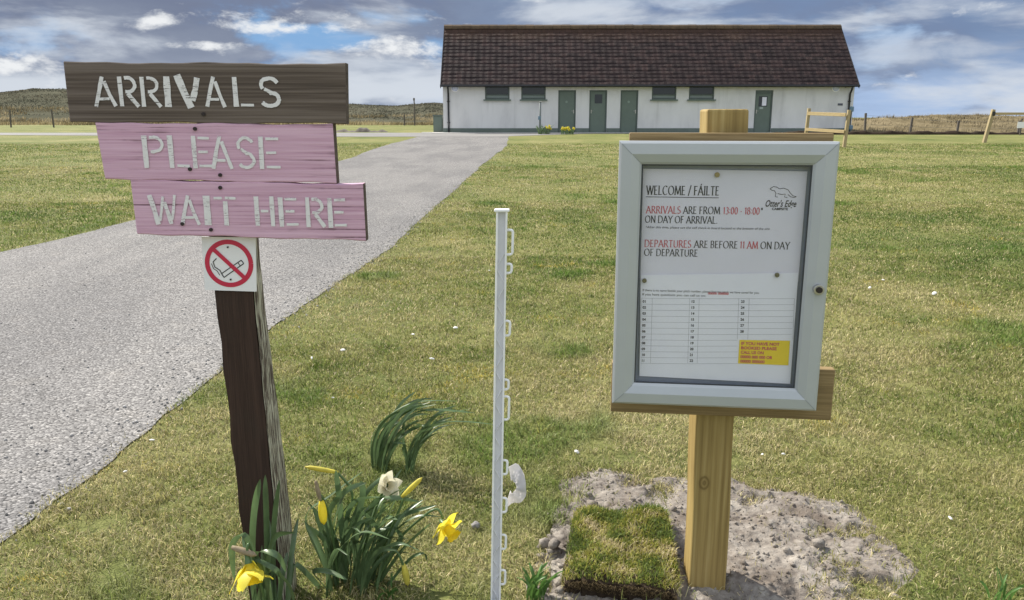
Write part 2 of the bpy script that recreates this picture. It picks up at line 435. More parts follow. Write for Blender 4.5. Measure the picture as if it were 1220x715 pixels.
def road_f(nt, b):
    co = nt.coord()
    cell = nt.voro(co, 125, out='Color'); sep = nt.new('ShaderNodeSeparateColor'); nt.l.new(cell, sep.inputs[0])
    dist = nt.voro(co, 125)
    cell2 = nt.voro(co, 210, out='Color'); sep2 = nt.new('ShaderNodeSeparateColor'); nt.l.new(cell2, sep2.inputs[0])
    n1 = nt.noise(nt.mapv(co, (1.2, .35, 1), rot=(0, 0, R(-12))), 1.0, 4, .55); n2 = nt.noise(co, 7, 4, .65)
    st = nt.math('ADD', nt.math('MULTIPLY', sep.outputs[0], .6), nt.math('MULTIPLY', sep2.outputs[1], .4))
    col = nt.ramp(st, [(.08, (.11, .104, .100)), (.35, (.20, .191, .183)), (.65, (.275, .263, .252)), (.93, (.46, .44, .415))])
    col = nt.mix(nt.step(dist, .45, .85), col, (.075, .072, .07))
    col = nt.mix(nt.math('MULTIPLY', nt.step(n1, .42, .62), .6), col, nt.mix(1.0, col, (.66, .665, .69), 'MULTIPLY'))
    col = nt.mix(nt.math('MULTIPLY', nt.step(n2, .5, .7), .35), col, nt.mix(1.0, col, (1.2, 1.16, 1.1), 'MULTIPLY'))
    nt.put(b.inputs['Base Color'], col); b.inputs['Roughness'].default_value = .9; b.inputs['Specular IOR Level'].default_value = .2
    nt.put(b.inputs['Normal'], nt.bump(nt.math('SUBTRACT', nt.math('MULTIPLY', sep.outputs[1], .8), nt.math('MULTIPLY', dist, .6)), .7, .005))
road_m = mat('chipped gravel road', road_f)
def apron_f(nt, b):
    co = nt.coord(); n = nt.noise(nt.mapv(co, (.5, 1.2, 1)), 1.0, 5, .6); n2 = nt.noise(co, 14, 4, .7)
    col = nt.ramp(nt.math('ADD', nt.math('MULTIPLY', n, .6), nt.math('MULTIPLY', n2, .4)), [(.3, (.13, .125, .12)), (.55, (.21, .20, .19)), (.75, (.33, .31, .29))])
    nt.put(b.inputs['Base Color'], col); b.inputs['Roughness'].default_value = .9
    nt.put(b.inputs['Normal'], nt.bump(n2, .6, .02))
apron_m = mat('compacted gravel', apron_f)
def soil_f(nt, b):
    co = nt.coord(); n = nt.noise(co, 9, 6, .65); n2 = nt.noise(co, 60, 4, .7); n3 = nt.noise(co, 5, 4, .6); n5 = nt.noise(co, 7, 4, .6)
    v = nt.math('ADD', nt.math('MULTIPLY', n, .55), nt.math('MULTIPLY', n2, .45))
    col = nt.ramp(v, [(.30, (.085, .071, .060)), (.43, (.175, .150, .128)), (.56, (.275, .245, .212)), (.72, (.42, .385, .335))])
    col = nt.mix(nt.math('MULTIPLY', nt.step(n3, .57, .70), .6), col, (.54, .495, .425))
    col = nt.mix(nt.math('MULTIPLY', nt.step(n5, .50, .64), .62), col, (.12, .095, .075))
    nt.put(b.inputs['Base Color'], col); b.inputs['Roughness'].default_value = .95; b.inputs['Specular IOR Level'].default_value = .1
    nt.put(b.inputs['Normal'], nt.bump(nt.math('ADD', n2, n), .9, .006))
soil_m = mat('sandy soil', soil_f)
dark_soil = plain('dark root soil', (.045, .032, .022), .95, 0, .35, 70, .004, .1)
def hill_f(nt, b):
    co = nt.coord(); n = nt.noise(co, .16, 6, .65); n2 = nt.noise(co, 1.3, 4, .7); sp = nt.new('ShaderNodeSeparateXYZ'); nt.l.new(co, sp.inputs[0])
    col = nt.ramp(nt.math('ADD', nt.math('MULTIPLY', n, .6), nt.math('MULTIPLY', n2, .4)), [(.3, (.062, .064, .046)), (.5, (.10, .098, .070)), (.7, (.15, .138, .098))])
    nt.put(b.inputs['Base Color'], col); b.inputs['Roughness'].default_value = 1; b.inputs['Specular IOR Level'].default_value = .0
    nt.put(b.inputs['Normal'], nt.bump(n2, .8, .5))
hill_m = mat('heather hill', hill_f)
def dune_f(nt, b):
    co = nt.coord(); n = nt.noise(co, .35, 6, .65); n2 = nt.noise(co, 3, 4, .7)
    col = nt.ramp(nt.math('ADD', nt.math('MULTIPLY', n, .6), nt.math('MULTIPLY', n2, .4)), [(.3, (.07, .06, .036)), (.5, (.17, .138, .082)), (.7, (.30, .245, .155))])
    nt.put(b.inputs['Base Color'], col); b.inputs['Roughness'].default_value = 1; b.inputs['Specular IOR Level'].default_value = .0
    nt.put(b.inputs['Normal'], nt.bump(n2, .8, .15))
dune_m = mat('marram dune', dune_f)
def harl_f(nt, b):
    co = nt.coord(); n = nt.noise(nt.mapv(co, (1.2, 1, .45)), 1.0, 5, .6); n2 = nt.noise(co, 45, 4, .7); sp = nt.new('ShaderNodeSeparateXYZ'); nt.l.new(co, sp.inputs[0])
    col = nt.ramp(n, [(.3, (.56, .555, .55)), (.5, (.66, .655, .645)), (.7, (.70, .695, .685))])
    st = nt.noise(nt.mapv(co, (3.5, 1, .25)), 1.0, 4, .6)
    col = nt.mix(nt.math('MULTIPLY', nt.step(st, .54, .72), .28), col, (.40, .395, .38))
    nt.put(b.inputs['Base Color'], col); b.inputs['Roughness'].default_value = .95; b.inputs['Specular IOR Level'].default_value = .1
    nt.put(b.inputs['Normal'], nt.bump(n2, .7, .02))
harl = mat('white roughcast', harl_f)
ZHI = 5.0
def roof_f(nt, b):
    co = nt.coord(); sp = nt.new('ShaderNodeSeparateXYZ'); nt.l.new(co, sp.inputs[0])
    tile = nt.new('ShaderNodeTexBrick'); nt.put(tile.inputs['Vector'], nt.mapv(co, (1, 0, 0)))
    fx = nt.math('FRACT', nt.math('MULTIPLY', sp.outputs[0], 1/.30))
    hump = nt.math('MULTIPLY', nt.math('SINE', nt.math('MULTIPLY', fx, math.pi*2)), .45)
    wn = nt.new('ShaderNodeTexWhiteNoise', noise_dimensions='2D')
    cb = nt.new('ShaderNodeCombineXYZ'); nt.put(cb.inputs[0], nt.math('FLOOR', nt.math('MULTIPLY', sp.outputs[0], 1/.30))); nt.put(cb.inputs[1], nt.math('FLOOR', nt.math('MULTIPLY', sp.outputs[2], 1/.182)))
    nt.l.new(cb.outputs[0], wn.inputs['Vector'])
    n = nt.noise(co, .8, 5, .6); n2 = nt.noise(co, 16, 4, .75)
    col = nt.ramp(wn.outputs[0], [(0, (.020, .0125, .0130)), (.6, (.031, .0190, .0190)), (1, (.049, .029, .027))])
    moss = nt.math('ADD', nt.math('MULTIPLY', n2, .8), nt.math('MULTIPLY', n, .35))
    col = nt.mix(nt.math('MULTIPLY', nt.step(moss, .62, .78), .55), col, (.12, .10, .082))
    hi = nt.math('ADD', sp.outputs[2], nt.math('MULTIPLY', n, .9))
    col = nt.mix(nt.math('MULTIPLY', nt.step(hi, ZHI-.3, ZHI+.55), .5), col, (.085, .046, .026))
    col = nt.mix(nt.math('MULTIPLY', nt.step(nt.math('ABSOLUTE', nt.math('SUBTRACT', fx, .5)), .42, .49), .3), col, (.010, .008, .009))
    nt.put(b.inputs['Base Color'], col); b.inputs['Roughness'].default_value = .85; b.inputs['Specular IOR Level'].default_value = .25
    nt.put(b.inputs['Normal'], nt.bump(nt.math('ADD', hump, nt.math('MULTIPLY', n2, .8)), .6, .03))
roof_m = mat('concrete roof tile', roof_f)
ridge_m = plain('lichened ridge tile', (.085, .055, .030), .9, 0, .3, 6, .01)
verge_m = plain('dark verge', (.028, .024, .026), .7)
green_m = plain('grey green paint', (.112, .148, .122), .45, 0, .06, 6)
green_dk = plain('dark green frame paint', (.082, .110, .096), .45, 0, .06, 6)
plinth_m = plain('grey green plinth paint', (.115, .145, .125), .7, 0, .10, 4)
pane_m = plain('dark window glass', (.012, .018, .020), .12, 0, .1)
pane_low = plain('frosted window glass', (.17, .21, .20), .3, 0, .1)
black_m = plain('black plastic pipe', (.014, .014, .016), .4)
lamp_m = plain('opal lamp glass', (.52, .56, .72), .3, 0, .04)
blue_m = plain('faded blue metal', (.12, .20, .26), .5)
stone_m = plain('grey pebble', (.24, .225, .215), .85, 0, .18, 90, .001)
shell_m = plain('white shell', (.80, .78, .74), .5)
film_m = leafy('thin white film', (.78, .76, .76), .45, .25, .05, 30, .6)

# ------------------------------------------------------------------ ground
def road_right(y):
    return np.interp(y, RR[:, 1], RR[:, 0])
def road_left(y):
    return np.interp(y, RL[:, 1], RL[:, 0])
rr = [G(*p) for p in ((0, 655), (115, 560), (222, 472), (330, 388), (395, 342), (460, 297), (505, 258), (545, 222), (580, 193), (604, 174))]
rl = [G(*p) for p in ((0, 301), (60, 288), (160, 262), (260, 231), (352, 206), (420, 188), (449, 176))]
q0, q1 = rr[0], rr[1]
ext = [(q0.x+(q0.x-q1.x)*k, q0.y+(q0.y-q1.y)*k) for k in (6, 1.0)]
RR = np.array([e for e in ext]+[(p.x, p.y) for p in rr]); RR = RR[np.argsort(RR[:, 1])]
p0, p1 = rl[0], rl[1]
RL = np.array([(p0.x-14*1.0, p0.y-14*.36)]+[(p.x, p.y) for p in rl]); RL = RL[np.argsort(RL[:, 1])]
Y_APRON0 = 33.5                                   # where the road meets the gravel apron
SOIL = np.array([(p.x, p.y) for p in (G(*q) for q in ((622, 700), (626, 645), (652, 603), (682, 577), (740, 563), (812, 552), (868, 549), (930, 572), (1000, 590), (1045, 616), (1066, 650), (1086, 692), (1080, 745), (880, 800), (632, 770)))])
def soil_mask(x, y):
    """1 inside the dug patch round the notice board, ragged towards its rim"""
    x = np.asarray(x, float); y = np.asarray(y, float); d2 = np.full(x.shape, 9.0); ins = np.zeros(x.shape, bool)
    for (ax, ay), (bx, by) in zip(SOIL, np.roll(SOIL, -1, 0)):
        t = np.clip(((x-ax)*(bx-ax)+(y-ay)*(by-ay))/((bx-ax)**2+(by-ay)**2), 0, 1)
        d2 = np.minimum(d2, (x-ax-t*(bx-ax))**2+(y-ay-t*(by-ay))**2)
        ins ^= ((ay > y) != (by > y)) & (x < (bx-ax)*(y-ay)/(by-ay+1e-12)+ax)
    sd = np.where(ins, 1, -1)*np.sqrt(d2)
    m = np.clip((sd+(fbm(x, y, .15, 5, 5)-.5)*.30+(fbm(x, y, .04, 6, 3)-.5)*.10)/.13, 0, 1)
    return m*np.clip(1-(fbm(x, y, .11, 9, 3)-.62)*8*np.clip(1.4-sd*6, 0, 1), .12, 1)
def road_dist(x, y):
    """positive inside the road or its apron"""
    rag = (vnoise(x, y, .12, 3)-.5)*.03+(vnoise(x, y, 1.6, 8)-.5)*.07
    d = np.minimum(road_right(y)+rag-x, x-road_left(y)+rag)
    d = np.where(y > 37, -9, d)
    ap = np.minimum(np.minimum(y-Y_APRON0-.3*rag-np.clip((-x-8), 0, 100)*.16-np.clip(x+.6, 0, 4.5)*1.15, 40.5-y), 60)
    return np.maximum(d, np.where(x < 30, ap, -9))
def bump_z(x, y):
    near = np.clip((9-y)/5, 0, 1)*np.clip((4-np.abs(x))/1, 0, 1)
    b = (fbm(x, y, .45, 2)-.5)*.035+(fbm(x, y, .12, 4)-.5)*.010
    return b*near*np.clip(-road_dist(x, y)/.25, 0, 1)
def ground_under(x, y): return ground_z(x, y)-.09*np.clip((soil_mask(x, y)-.30)*4, 0, 1)
def ground_z(x, y): return gza(y)+bump_z(x, y)

xs = np.unique(np.r_[-3000, -1200, -500, -260, -140, -80, np.arange(-50, -10, 4.0), np.arange(-10, -3, 1.0), np.arange(-3, 3.01, .04), np.arange(3, 10, 1.0), np.arange(10, 50, 4.0), 50, 80, 140, 260, 500, 1200, 3000])
ys = np.unique(np.round(np.r_[-60, -20, -5, 0, np.arange(1, 6, .04), np.arange(6, 12, .25), np.arange(12, 40, 1.0), 4, 38, 40, 42, 50, 60, 80, 110, 160, 240, 400, 800, 1600, 4000], 4))
X, Y = np.meshgrid(xs, ys)
gobj = link('ground', grid_mesh('ground', xs, ys, ground_under(X, Y)), lawn_m, smooth=True); tag(gobj, kind='structure')

def strip(name, rows, m, dz):
    """rows of (y, x0, x1) laid a few millimetres over the ground"""
    mb = MB(); nx = 6
    for (y, a, b) in rows:
        for i in range(nx+1): mb.v.append((a+(b-a)*i/nx, y, gz(y)+dz))
    for r in range(len(rows)-1):
        for i in range(nx):
            k = r*(nx+1)+i; mb.f.append((k, k+1, k+nx+2, k+nx+1))
    o = mb.build(name, m); tag(o, kind='structure'); return o
ry = np.unique(np.r_[-4, np.arange(-1, 6, .06), np.arange(6, 34.01, .25), 4.0])
rowsR = []
for y in ry:
    rag = lambda x: float((vnoise(x, y, .12, 3)-.5)*.03+(vnoise(x, y, 1.6, 8)-.5)*.07)
    b = float(road_right(y)); a = float(road_left(y)) if y > RL[0, 1] else float(RL[0, 0]-30)
    rowsR.append((float(y), a-rag(a), b+rag(b)))
strip('road', rowsR, road_m, .004)
ap_rows = []
apy = np.unique(np.r_[np.arange(32.0, 40.51, .15), 38.0, 40.5])
for y in apy:
    xx = np.arange(-70, 14, .1); inside = xx[(road_dist(xx, np.full_like(xx, y)) > 0) & (xx > -70)]
    yy = np.full_like(xx, y); rag = (vnoise(xx, yy, .12, 3)-.5)*.03+(vnoise(xx, yy, 1.6, 8)-.5)*.07
    ok = (y-Y_APRON0-.3*rag-np.clip((-xx-8), 0, 100)*.16-np.clip(xx+.6, 0, 4.5)*1.15) > 0
    if ok.sum() < 2: continue
    ap_rows.append((float(y), float(xx[ok].min()), float(xx[ok].max())))
strip('gravel_track', ap_rows, apron_m, .008)

# ------------------------------------------------------------------ hills and dunes
CR_U = [-.9, -.637, -.575, -.47, -.376, -.188, -.14, -.094, .0, .2, .40, .44, .51, .56, .616, .8]
CR_Z = [4.2, 4.9, 6.2, 5.4, 4.4, 3.3, 3.1, 3.6, 2.4, 1.2, .6, .5, .5, .5, .5, .5]
hx = np.arange(-240, 241, 2.0); hy = np.r_[np.arange(84, 180, 2.0), 200, 240, 300]
HX, HY = np.meshgrid(hx, hy)
def hill_z(x, y):
    c = np.interp(x/np.maximum(y, 120), CR_U, CR_Z)*1.0
    k = np.clip((y-86)/64, 0, 1); k = k*k*(3-2*k)
    return .12+(c-.2)*k+((fbm(x, y, 18, 31)-.5)*1.3+(fbm(x, y, 5, 33)-.5)*.6)*k*np.clip((20-x)/30, .15, 1)
tag(link('hill', grid_mesh('hill', hx, hy, hill_z(HX, HY)), hill_m, smooth=True), kind='structure')
dx_ = np.arange(13, 120, .6); dy_ = np.arange(38, 100, .8); DX, DY = np.meshgrid(dx_, dy_)
def dune_z(x, y):
    e = np.clip((y-38.5)/9, 0, 1)*np.clip((x-13.2)/4, 0, 1)*np.clip((99-y)/8, 0, 1)
    return .15+e*(.38+(fbm(x, y, 10, 41)-.40)*1.7*np.clip((y-36)/20, .3, 1)+(fbm(x, y, 2.2, 43)-.5)*.5)
tag(link('dunes', grid_mesh('dunes', dx_, dy_, dune_z(DX, DY)), dune_m, smooth=True), kind='structure')

# ------------------------------------------------------------------ building
D = 40.0
def B(px, py): p = P(px, py, D); return p.x, p.z
BX0 = B(528, 130)[0]; BX1 = B(1016, 130)[0]; ZG = .21; ZE = B(760, 101)[1]
bl = empty('toilet_block', ((BX0+BX1)/2, D, ZG), 'long low white roughcast building with a dark tiled roof and green doors', 'building')
cx = (BX0+BX1)/2; L2 = (BX1-BX0)/2; DEP = 5.2; hE = ZE-ZG
def lx(px, py=130): return B(px, py)[0]-cx
def lz(py): return B(760, py)[1]-ZG
run = DEP/2+.30; rise = P(760, 29.5, D+DEP/2).z-ZG-hE-.05
# openings cut into the front wall: (x0, x1, z0, z1)
wins = [(578, 607), (621, 650), (776, 805), (820, 850)]
doors = [(665, 686), (702, 723), (739, 760), (899, 920)]
zw0, zw1 = lz(118.5), lz(102.5); zd0, zd1 = .02, lz(107.5)
PL = lz(152.8)
def wall_mb():
    xsb = sorted({-L2, L2} | {lx(a) for p in wins for a in p} | {lx(a) for p in doors for a in p})
    zsb = sorted({0.0, zd1, zw0, zw1, hE+.25})
    mb = MB()
    def solid(xa, xb, za, zb):
        xm, zm = (xa+xb)/2, (za+zb)/2
        for p in wins:
            if lx(p[0]) < xm < lx(p[1]) and zw0 < zm < zw1: return False
        for p in doors:
            if lx(p[0]) < xm < lx(p[1]) and zm < zd1: return False
        return True
    rv = .12
    for i in range(len(xsb)-1):
        for k in range(len(zsb)-1):
            a, b, c, d = xsb[i], xsb[i+1], zsb[k], zsb[k+1]
            if solid(a, b, c, d): mb.add([(a, 0, c), (b, 0, c), (b, 0, d), (a, 0, d)], [(0, 1, 2, 3)])
    for p, z0, z1 in [(p, zw0, zw1) for p in wins]+[(p, 0, zd1) for p in doors]:
        a, b = lx(p[0]), lx(p[1])
        mb.add([(a, 0, z0), (a, rv, z0), (a, rv, z1), (a, 0, z1)], [(0, 1, 2, 3)]); mb.add([(b, 0, z0), (b, 0, z1), (b, rv, z1), (b, rv, z0)], [(0, 1, 2, 3)])
        mb.add([(a, 0, z1), (a, rv, z1), (b, rv, z1), (b, 0, z1)], [(0, 1, 2, 3)]); mb.add([(a, 0, z0), (b, 0, z0), (b, rv, z0), (a, rv, z0)], [(0, 1, 2, 3)])
    top = hE+rise-.36
    for s in (-1, 1):
        x = s*L2; vs = [(x, 0, 0), (x, DEP, 0), (x, DEP, hE+.02), (x, DEP/2, top), (x, 0, hE+.02)]
        mb.add(vs, [(0, 1, 2, 3, 4) if s > 0 else (4, 3, 2, 1, 0)])
    mb.add([(-L2, DEP, 0), (L2, DEP, 0), (L2, DEP, hE+.25), (-L2, DEP, hE+.25)], [(3, 2, 1, 0)])
    return mb
wall_mb().build('wall', harl, bl)
# plinth between the doors
mb = MB(); ends = [-L2-.03]+[v for p in doors for v in (lx(p[0]), lx(p[1]))]+[L2+.03]
for i in range(0, len(ends), 2): mb.box(((ends[i]+ends[i+1])/2, -.012, PL/2), (ends[i+1]-ends[i], .03, PL))
mb.build('plinth', plinth_m, bl, bevel=.008)
# roof: stepped courses of tiles
def course_roof():
    mb = MB(); n = 17; xl = L2+.06; th = .032
    for side in (0, 1):
        for k in range(n):
            t0 = k/n; t1 = (k+1)/n+.012
            y0 = -.30+run*t0; z0 = hE-.02+rise*t0; y1 = -.30+run*t1; z1 = hE-.02+rise*t1-.026
            nx = 68
            vs = []
            for i in range(nx+1):
                x = -xl+2*xl*i/nx
                w = .006*math.sin(i*2.1+k)+.005*math.sin(i*.7+k*2.3)
                for (yy, zz) in ((y0, z0+th+w), (y1, z1+th+w), (y0, z0-.01)):
                    vs.append((x, DEP-yy if side else yy, zz))
            fs = []
            for i in range(nx):
                a = i*3; b = a+3
                fs.append((a, b, b+1, a+1) if not side else (a, a+1, b+1, b)); fs.append((a+2, b+2, b, a) if not side else (a, b, b+2, a+2))
            mb.add(vs, fs)
    return mb
rf = course_roof().build('roof', roof_m, bl)
mb = MB(); nseg = 44
for i in range(nseg):
    x0 = -L2-.09+(2*L2+.18)*i/nseg; x1 = -L2-.09+(2*L2+.18)*(i+1)/nseg-.012; j = random.uniform(-.008, .008)
    zt = hE-.02+rise+.03+j; yc = DEP/2; w = .21
    pr = [(yc-w, zt-.17), (yc-w*.6, zt-.03), (yc, zt+.05), (yc+w*.6, zt-.03), (yc+w, zt-.17)]
    vs = [(x0, p[0], p[1]) for p in pr]+[(x1, p[0], p[1]) for p in pr]
    mb.add(vs, [(a, a+5, a+6, a+1) for a in range(4)]+[(0, 1, 2, 3, 4), (9, 8, 7, 6, 5)])
fixn(mb.build('ridge', ridge_m, rf))
for s in (-1, 1):
    x = s*(L2+.065); mb = MB()
    for sd2 in (0, 1):
        ya, yb = (-.31, DEP/2) if not sd2 else (DEP+.31, DEP/2)
        za, zb = hE-.06, hE-.06+rise
        vs = [(x+q*s, y_, z_+e) for q in (0, .03) for (y_, z_) in ((ya, za), (yb, zb)) for e in (-.12, .075)]
        mb.add(vs, [(0, 1, 3, 2), (4, 6, 7, 5), (0, 2, 6, 4), (1, 5, 7, 3), (0, 4, 5, 1), (2, 3, 7, 6)])
    fixn(mb.build('verge', verge_m, rf))
mb = MB(); mb.tube([(-L2-.1, -.34, hE-.06), (L2+.1, -.34, hE-.06)], .055, 10); mb.box((0, -.22, hE-.03), (2*L2, .20, .03)); mb.box((0, -.285, hE-.05), (2*L2+.2, .02, .13))
mb.build('gutter', black_m, bl)
for px in (534.5, 1010.5):
    x = lx(px); mb = MB(); mb.tube([(x, -.32, hE-.1), (x, -.22, hE-.25), (x, -.075, hE-.42), (x, -.075, .05), (x, -.14, .02)], .045, 10)
    dp = mb.build('downpipe', black_m, bl, smooth=True)
    for z in (.5, 1.5): MB().box((x, -.06, z), (.14, .05, .045)).build('bracket', black_m, dp)
for i, p in enumerate(wins):
    a, b = lx(p[0])+.004, lx(p[1])-.004; w = b-a; h = zw1-zw0; xm = (a+b)/2; fr = .055
    m_ = MB(); m_.box((xm, .085, zw1-fr/2-.003), (w, .06, fr)); m_.box((xm, .085, zw0+fr/2+.003), (w, .06, fr))
    for xx in (a+fr/2, b-fr/2): m_.box((xx, .085, (zw0+zw1)/2), (fr, .056, h-2*fr-.01))
    m_.box((xm, .087, zw0+h*.34), (w-2*fr-.004, .05, .05))
    wo = m_.build('window', green_dk, bl, bevel=.004)
    MB().box((xm, .10, zw0+h*.66), (w-2*fr, .012, h*.62-.06)).build('pane', pane_m, wo)
    MB().box((xm, .10, zw0+h*.21), (w-2*fr, .012, h*.20)).build('pane', pane_low, wo)
    MB().box((xm, -.03, zw0-.035), (w+.16, .18, .065)).build('sill', green_m, wo, bevel=.006)
for i, p in enumerate(doors):
    a, b = lx(p[0])+.004, lx(p[1])-.004; xm = (a+b)/2; w = b-a; zt = zd1-.004
    top = .17 if i == 3 else .05
    m_ = MB(); m_.box((a+.03, .08, zt/2), (.06, .07, zt)); m_.box((b-.03, .08, zt/2), (.06, .07, zt)); m_.box((xm, .08, zt-top/2), (w-.124, .068, top))
    do = m_.build('door', green_dk, bl, bevel=.004)
    lw = w-.13; lh = zt-top-.02
    m2 = MB(); m2.box((xm, .095, .015+lh/2), (lw, .04, lh))
    le = m2.build('leaf', green_m, do, bevel=.004)
    mh = MB(); hx_ = a+.10 if i in (1,) else (b-.10 if i != 3 else a+.11); mh.box((hx_, .068, 1.02), (.035, .016, .17)); mh.tube([(hx_, .06, 1.05), (hx_, .03, 1.05), (hx_+(.10 if hx_ < xm else -.10), .03, 1.05)], .009, 8)
    mh.build('handle', steel, do)
    if i in (0, 2):
        MB().disc((xm-.02, .071, 1.48), .055, .006, 16).build('emblem', plain('pale sign disc', (.20, .26, .22), .4), do)
    if i == 1:
        m3 = MB(); m3.box((xm+.02, .072, 1.62), (.36, .012, .42)); vw = m3.build('door_window', pane_m, do)
    if i == 3:
        MB().box((xm-.02, .072, 1.50), (.42, .012, .48)).build('door_window', pane_m, do)
        MB().box((xm+.04, .064, 1.50), (.21, .004, .40)).build('paper_notice', paper, do)
        MB().box((xm-.08, .073, 1.19), (.17, .006, .10)).build('emblem', plain('small pale plate', (.30, .36, .34), .4), do)
for px in (542.5, 993.5):
    x = lx(px); z = lz(104.5); m_ = MB(); m_.disc((x, -.02, z), .20, .04, 28); la = m_.build('lamp', white_plastic, bl)
    bm = bmesh.new(); bmesh.ops.create_uvsphere(bm, u_segments=24, v_segments=12, radius=.17)
    for v in bm.verts: v.co = Vector((x+v.co.x, -.04+v.co.y*.45, z+v.co.z))
    me = bpy.data.meshes.new('lamp_shade'); bm.to_mesh(me); bm.free(); link('lamp_shade', me, lamp_m, la, True)
MB().box((lx(1000.5), -.012, lz(124.5)), (.24, .02, .10)).build('name_plate', plain('dark plate', (.08, .085, .11), .4), bl, bevel=.004)
MB().box((lx(1005), -.012, lz(103.5)), (.07, .02, .09)).build('vent', plain('grey vent', (.3, .3, .32), .5), bl)
# pale concrete apron slab in front of the wall
mb = MB(); mb.box((BX0+10.2, D-.62, ZG+.012), (21.4, 1.1, .04)); tag(mb.build('pavement', plain('pale concrete', (.40, .385, .36), .9, 0, .12, 4, .004), bevel=.01), kind='structure')

# green cabinet by the gable
c0 = P(516, 137, 40.6); c1 = P(527.5, 157.2, 40.6)
cab = empty('storage_cabinet', ((c0.x+c1.x)/2, 40.6, ZG), 'small grey green storage cabinet against the left end of the building', 'cabinet')
cw = c1.x-c0.x; ch = c0.z-ZG
MB().box((0, .3, ch/2-.01), (cw, .6, ch-.06)).build('body', green_m, cab, bevel=.01)
MB().box((0, .29, ch-.02), (cw+.06, .68, .05)).build('lid', green_dk, cab, bevel=.01)
MB().box((0, -.01, ch/2-.02), (cw-.08, .02, ch-.16)).build('door', green_m, cab, bevel=.006)
# concrete slab it stands on
mb = MB(); mb.box(((c0.x+c1.x)/2+.2, 40.15, ZG+.012), (1.9, .45, .05)); tag(mb.build('pavement', plain('white concrete step', (.62, .60, .56), .9), bevel=.01), kind='structure')

# ------------------------------------------------------------------ letters
def arc(cx_, cy_, rx, ry, a0, a1, n=12):
    return [(cx_+rx*math.cos(R(a0+(a1-a0)*i/n)), cy_+ry*math.sin(R(a0+(a1-a0)*i/n))) for i in range(n+1)]
GL = {  # roman capitals: advance width, strokes
 'A': (.78, [[(.02, 0), (.37, 1)], [(.37, 1), (.76, 0)], [(.15, .34), (.60, .34)]]),
 'B': (.62, [[(.1, 0), (.1, 1)], [(.1, 1), (.3, 1)]+arc(.3, .76, .2, .24, 90, -90)+[(.1, .52)], [(.1, .52), (.3, .52)]+arc(.3, .26, .25, .26, 90, -90)+[(.1, 0)]]),
 'C': (.78, [arc(.44, .5, .38, .5, 48, 312, 18)]),
 'D': (.82, [[(.1, 0), (.1, 1)], [(.1, 1), (.3, 1)]+arc(.3, .5, .46, .5, 90, -90, 16)+[(.1, 0)]]),
 'E': (.58, [[(.1, 0), (.1, 1)], [(.1, .98), (.5, .98)], [(.1, .52), (.44, .52)], [(.1, .02), (.54, .02)]]),
 'F': (.56, [[(.1, 0), (.1, 1)], [(.1, .98), (.52, .98)], [(.1, .52), (.44, .52)]]),
 'H': (.82, [[(.1, 0), (.1, 1)], [(.7, 0), (.7, 1)], [(.1, .52), (.7, .52)]]),
 'I': (.26, [[(.12, 0), (.12, 1)]]),
 'K': (.70, [[(.1, 0), (.1, 1)], [(.1, .45), (.58, 1)], [(.22, .58), (.66, 0)]]),
 'L': (.56, [[(.1, 0), (.1, 1)], [(.1, .02), (.54, .02)]]),
 'M': (.98, [[(.06, 0), (.16, 1)], [(.16, 1), (.5, .05)], [(.5, .05), (.82, 1)], [(.82, 1), (.92, 0)]]),
 'N': (.82, [[(.1, 0), (.1, 1)], [(.1, 1), (.7, 0)], [(.7, 0), (.7, 1)]]),
 'O': (.92, [arc(.45, .5, .40, .5, 90, 450, 24)]),
 'P': (.60, [[(.1, 0), (.1, 1)], [(.1, 1), (.3, 1)]+arc(.3, .73, .24, .27, 90, -90)+[(.1, .46)]]),
 'R': (.68, [[(.1, 0), (.1, 1)], [(.1, 1), (.3, 1)]+arc(.3, .75, .22, .25, 90, -90)+[(.1, .5)], [(.3, .5), (.66, 0)]]),
 'S': (.54, [arc(.27, .75, .2, .25, 40, 250, 12)+arc(.26, .25, .23, .25, 70, -150, 12)]),
 'T': (.66, [[(.33, 0), (.33, 1)], [(.02, .98), (.64, .98)]]),
 'U': (.78, [[(.1, 1), (.1, .3)]+arc(.39, .3, .29, .3, 180, 360)+[(.68, 1)]]),
 'V': (.76, [[(.02, 1), (.38, 0)], [(.38, 0), (.74, 1)]]),
 'W': (1.08, [[(.02, 1), (.3, 0)], [(.3, 0), (.54, 1)], [(.54, 1), (.8, 0)], [(.8, 0), (1.06, 1)]]),
 'Y': (.70, [[(.02, 1), (.35, .48)], [(.68, 1), (.35, .48)], [(.35, .48), (.35, 0)]]),
 '0': (.56, [arc(.28, .5, .22, .5, 90, 450, 20)]), '1': (.36, [[(.2, 0), (.2, 1)], [(.06, .84), (.2, 1)]]),
 '3': (.50, [arc(.22, .76, .2, .24, 130, -80)+arc(.22, .27, .24, .27, 80, -140)]),
 '8': (.54, [arc(.26, .76, .19, .24, 90, 450, 16), arc(.26, .27, .23, .27, 90, 450, 16)]),
 '/': (.46, [[(.04, -.1), (.42, 1.1)]]), '-': (.36, [[(.06, .4), (.3, .4)]]), ':': (.22, [[(.1, .16), (.1, .26)], [(.1, .6), (.1, .7)]]),
 '.': (.22, [[(.1, 0), (.1, .1)]]), '*': (.34, [[(.06, .8), (.28, .8)], [(.1, .65), (.24, .95)], [(.24, .65), (.1, .95)]]), "'": (.14, [[(.07, .8), (.07, 1)]]),
}
GL['Á'] = (GL['A'][0], GL['A'][1]+[[(.36, 1.1), (.5, 1.28)]])
SERIFED = set('ABDEFHIKLMNPRTUVWYÁ')
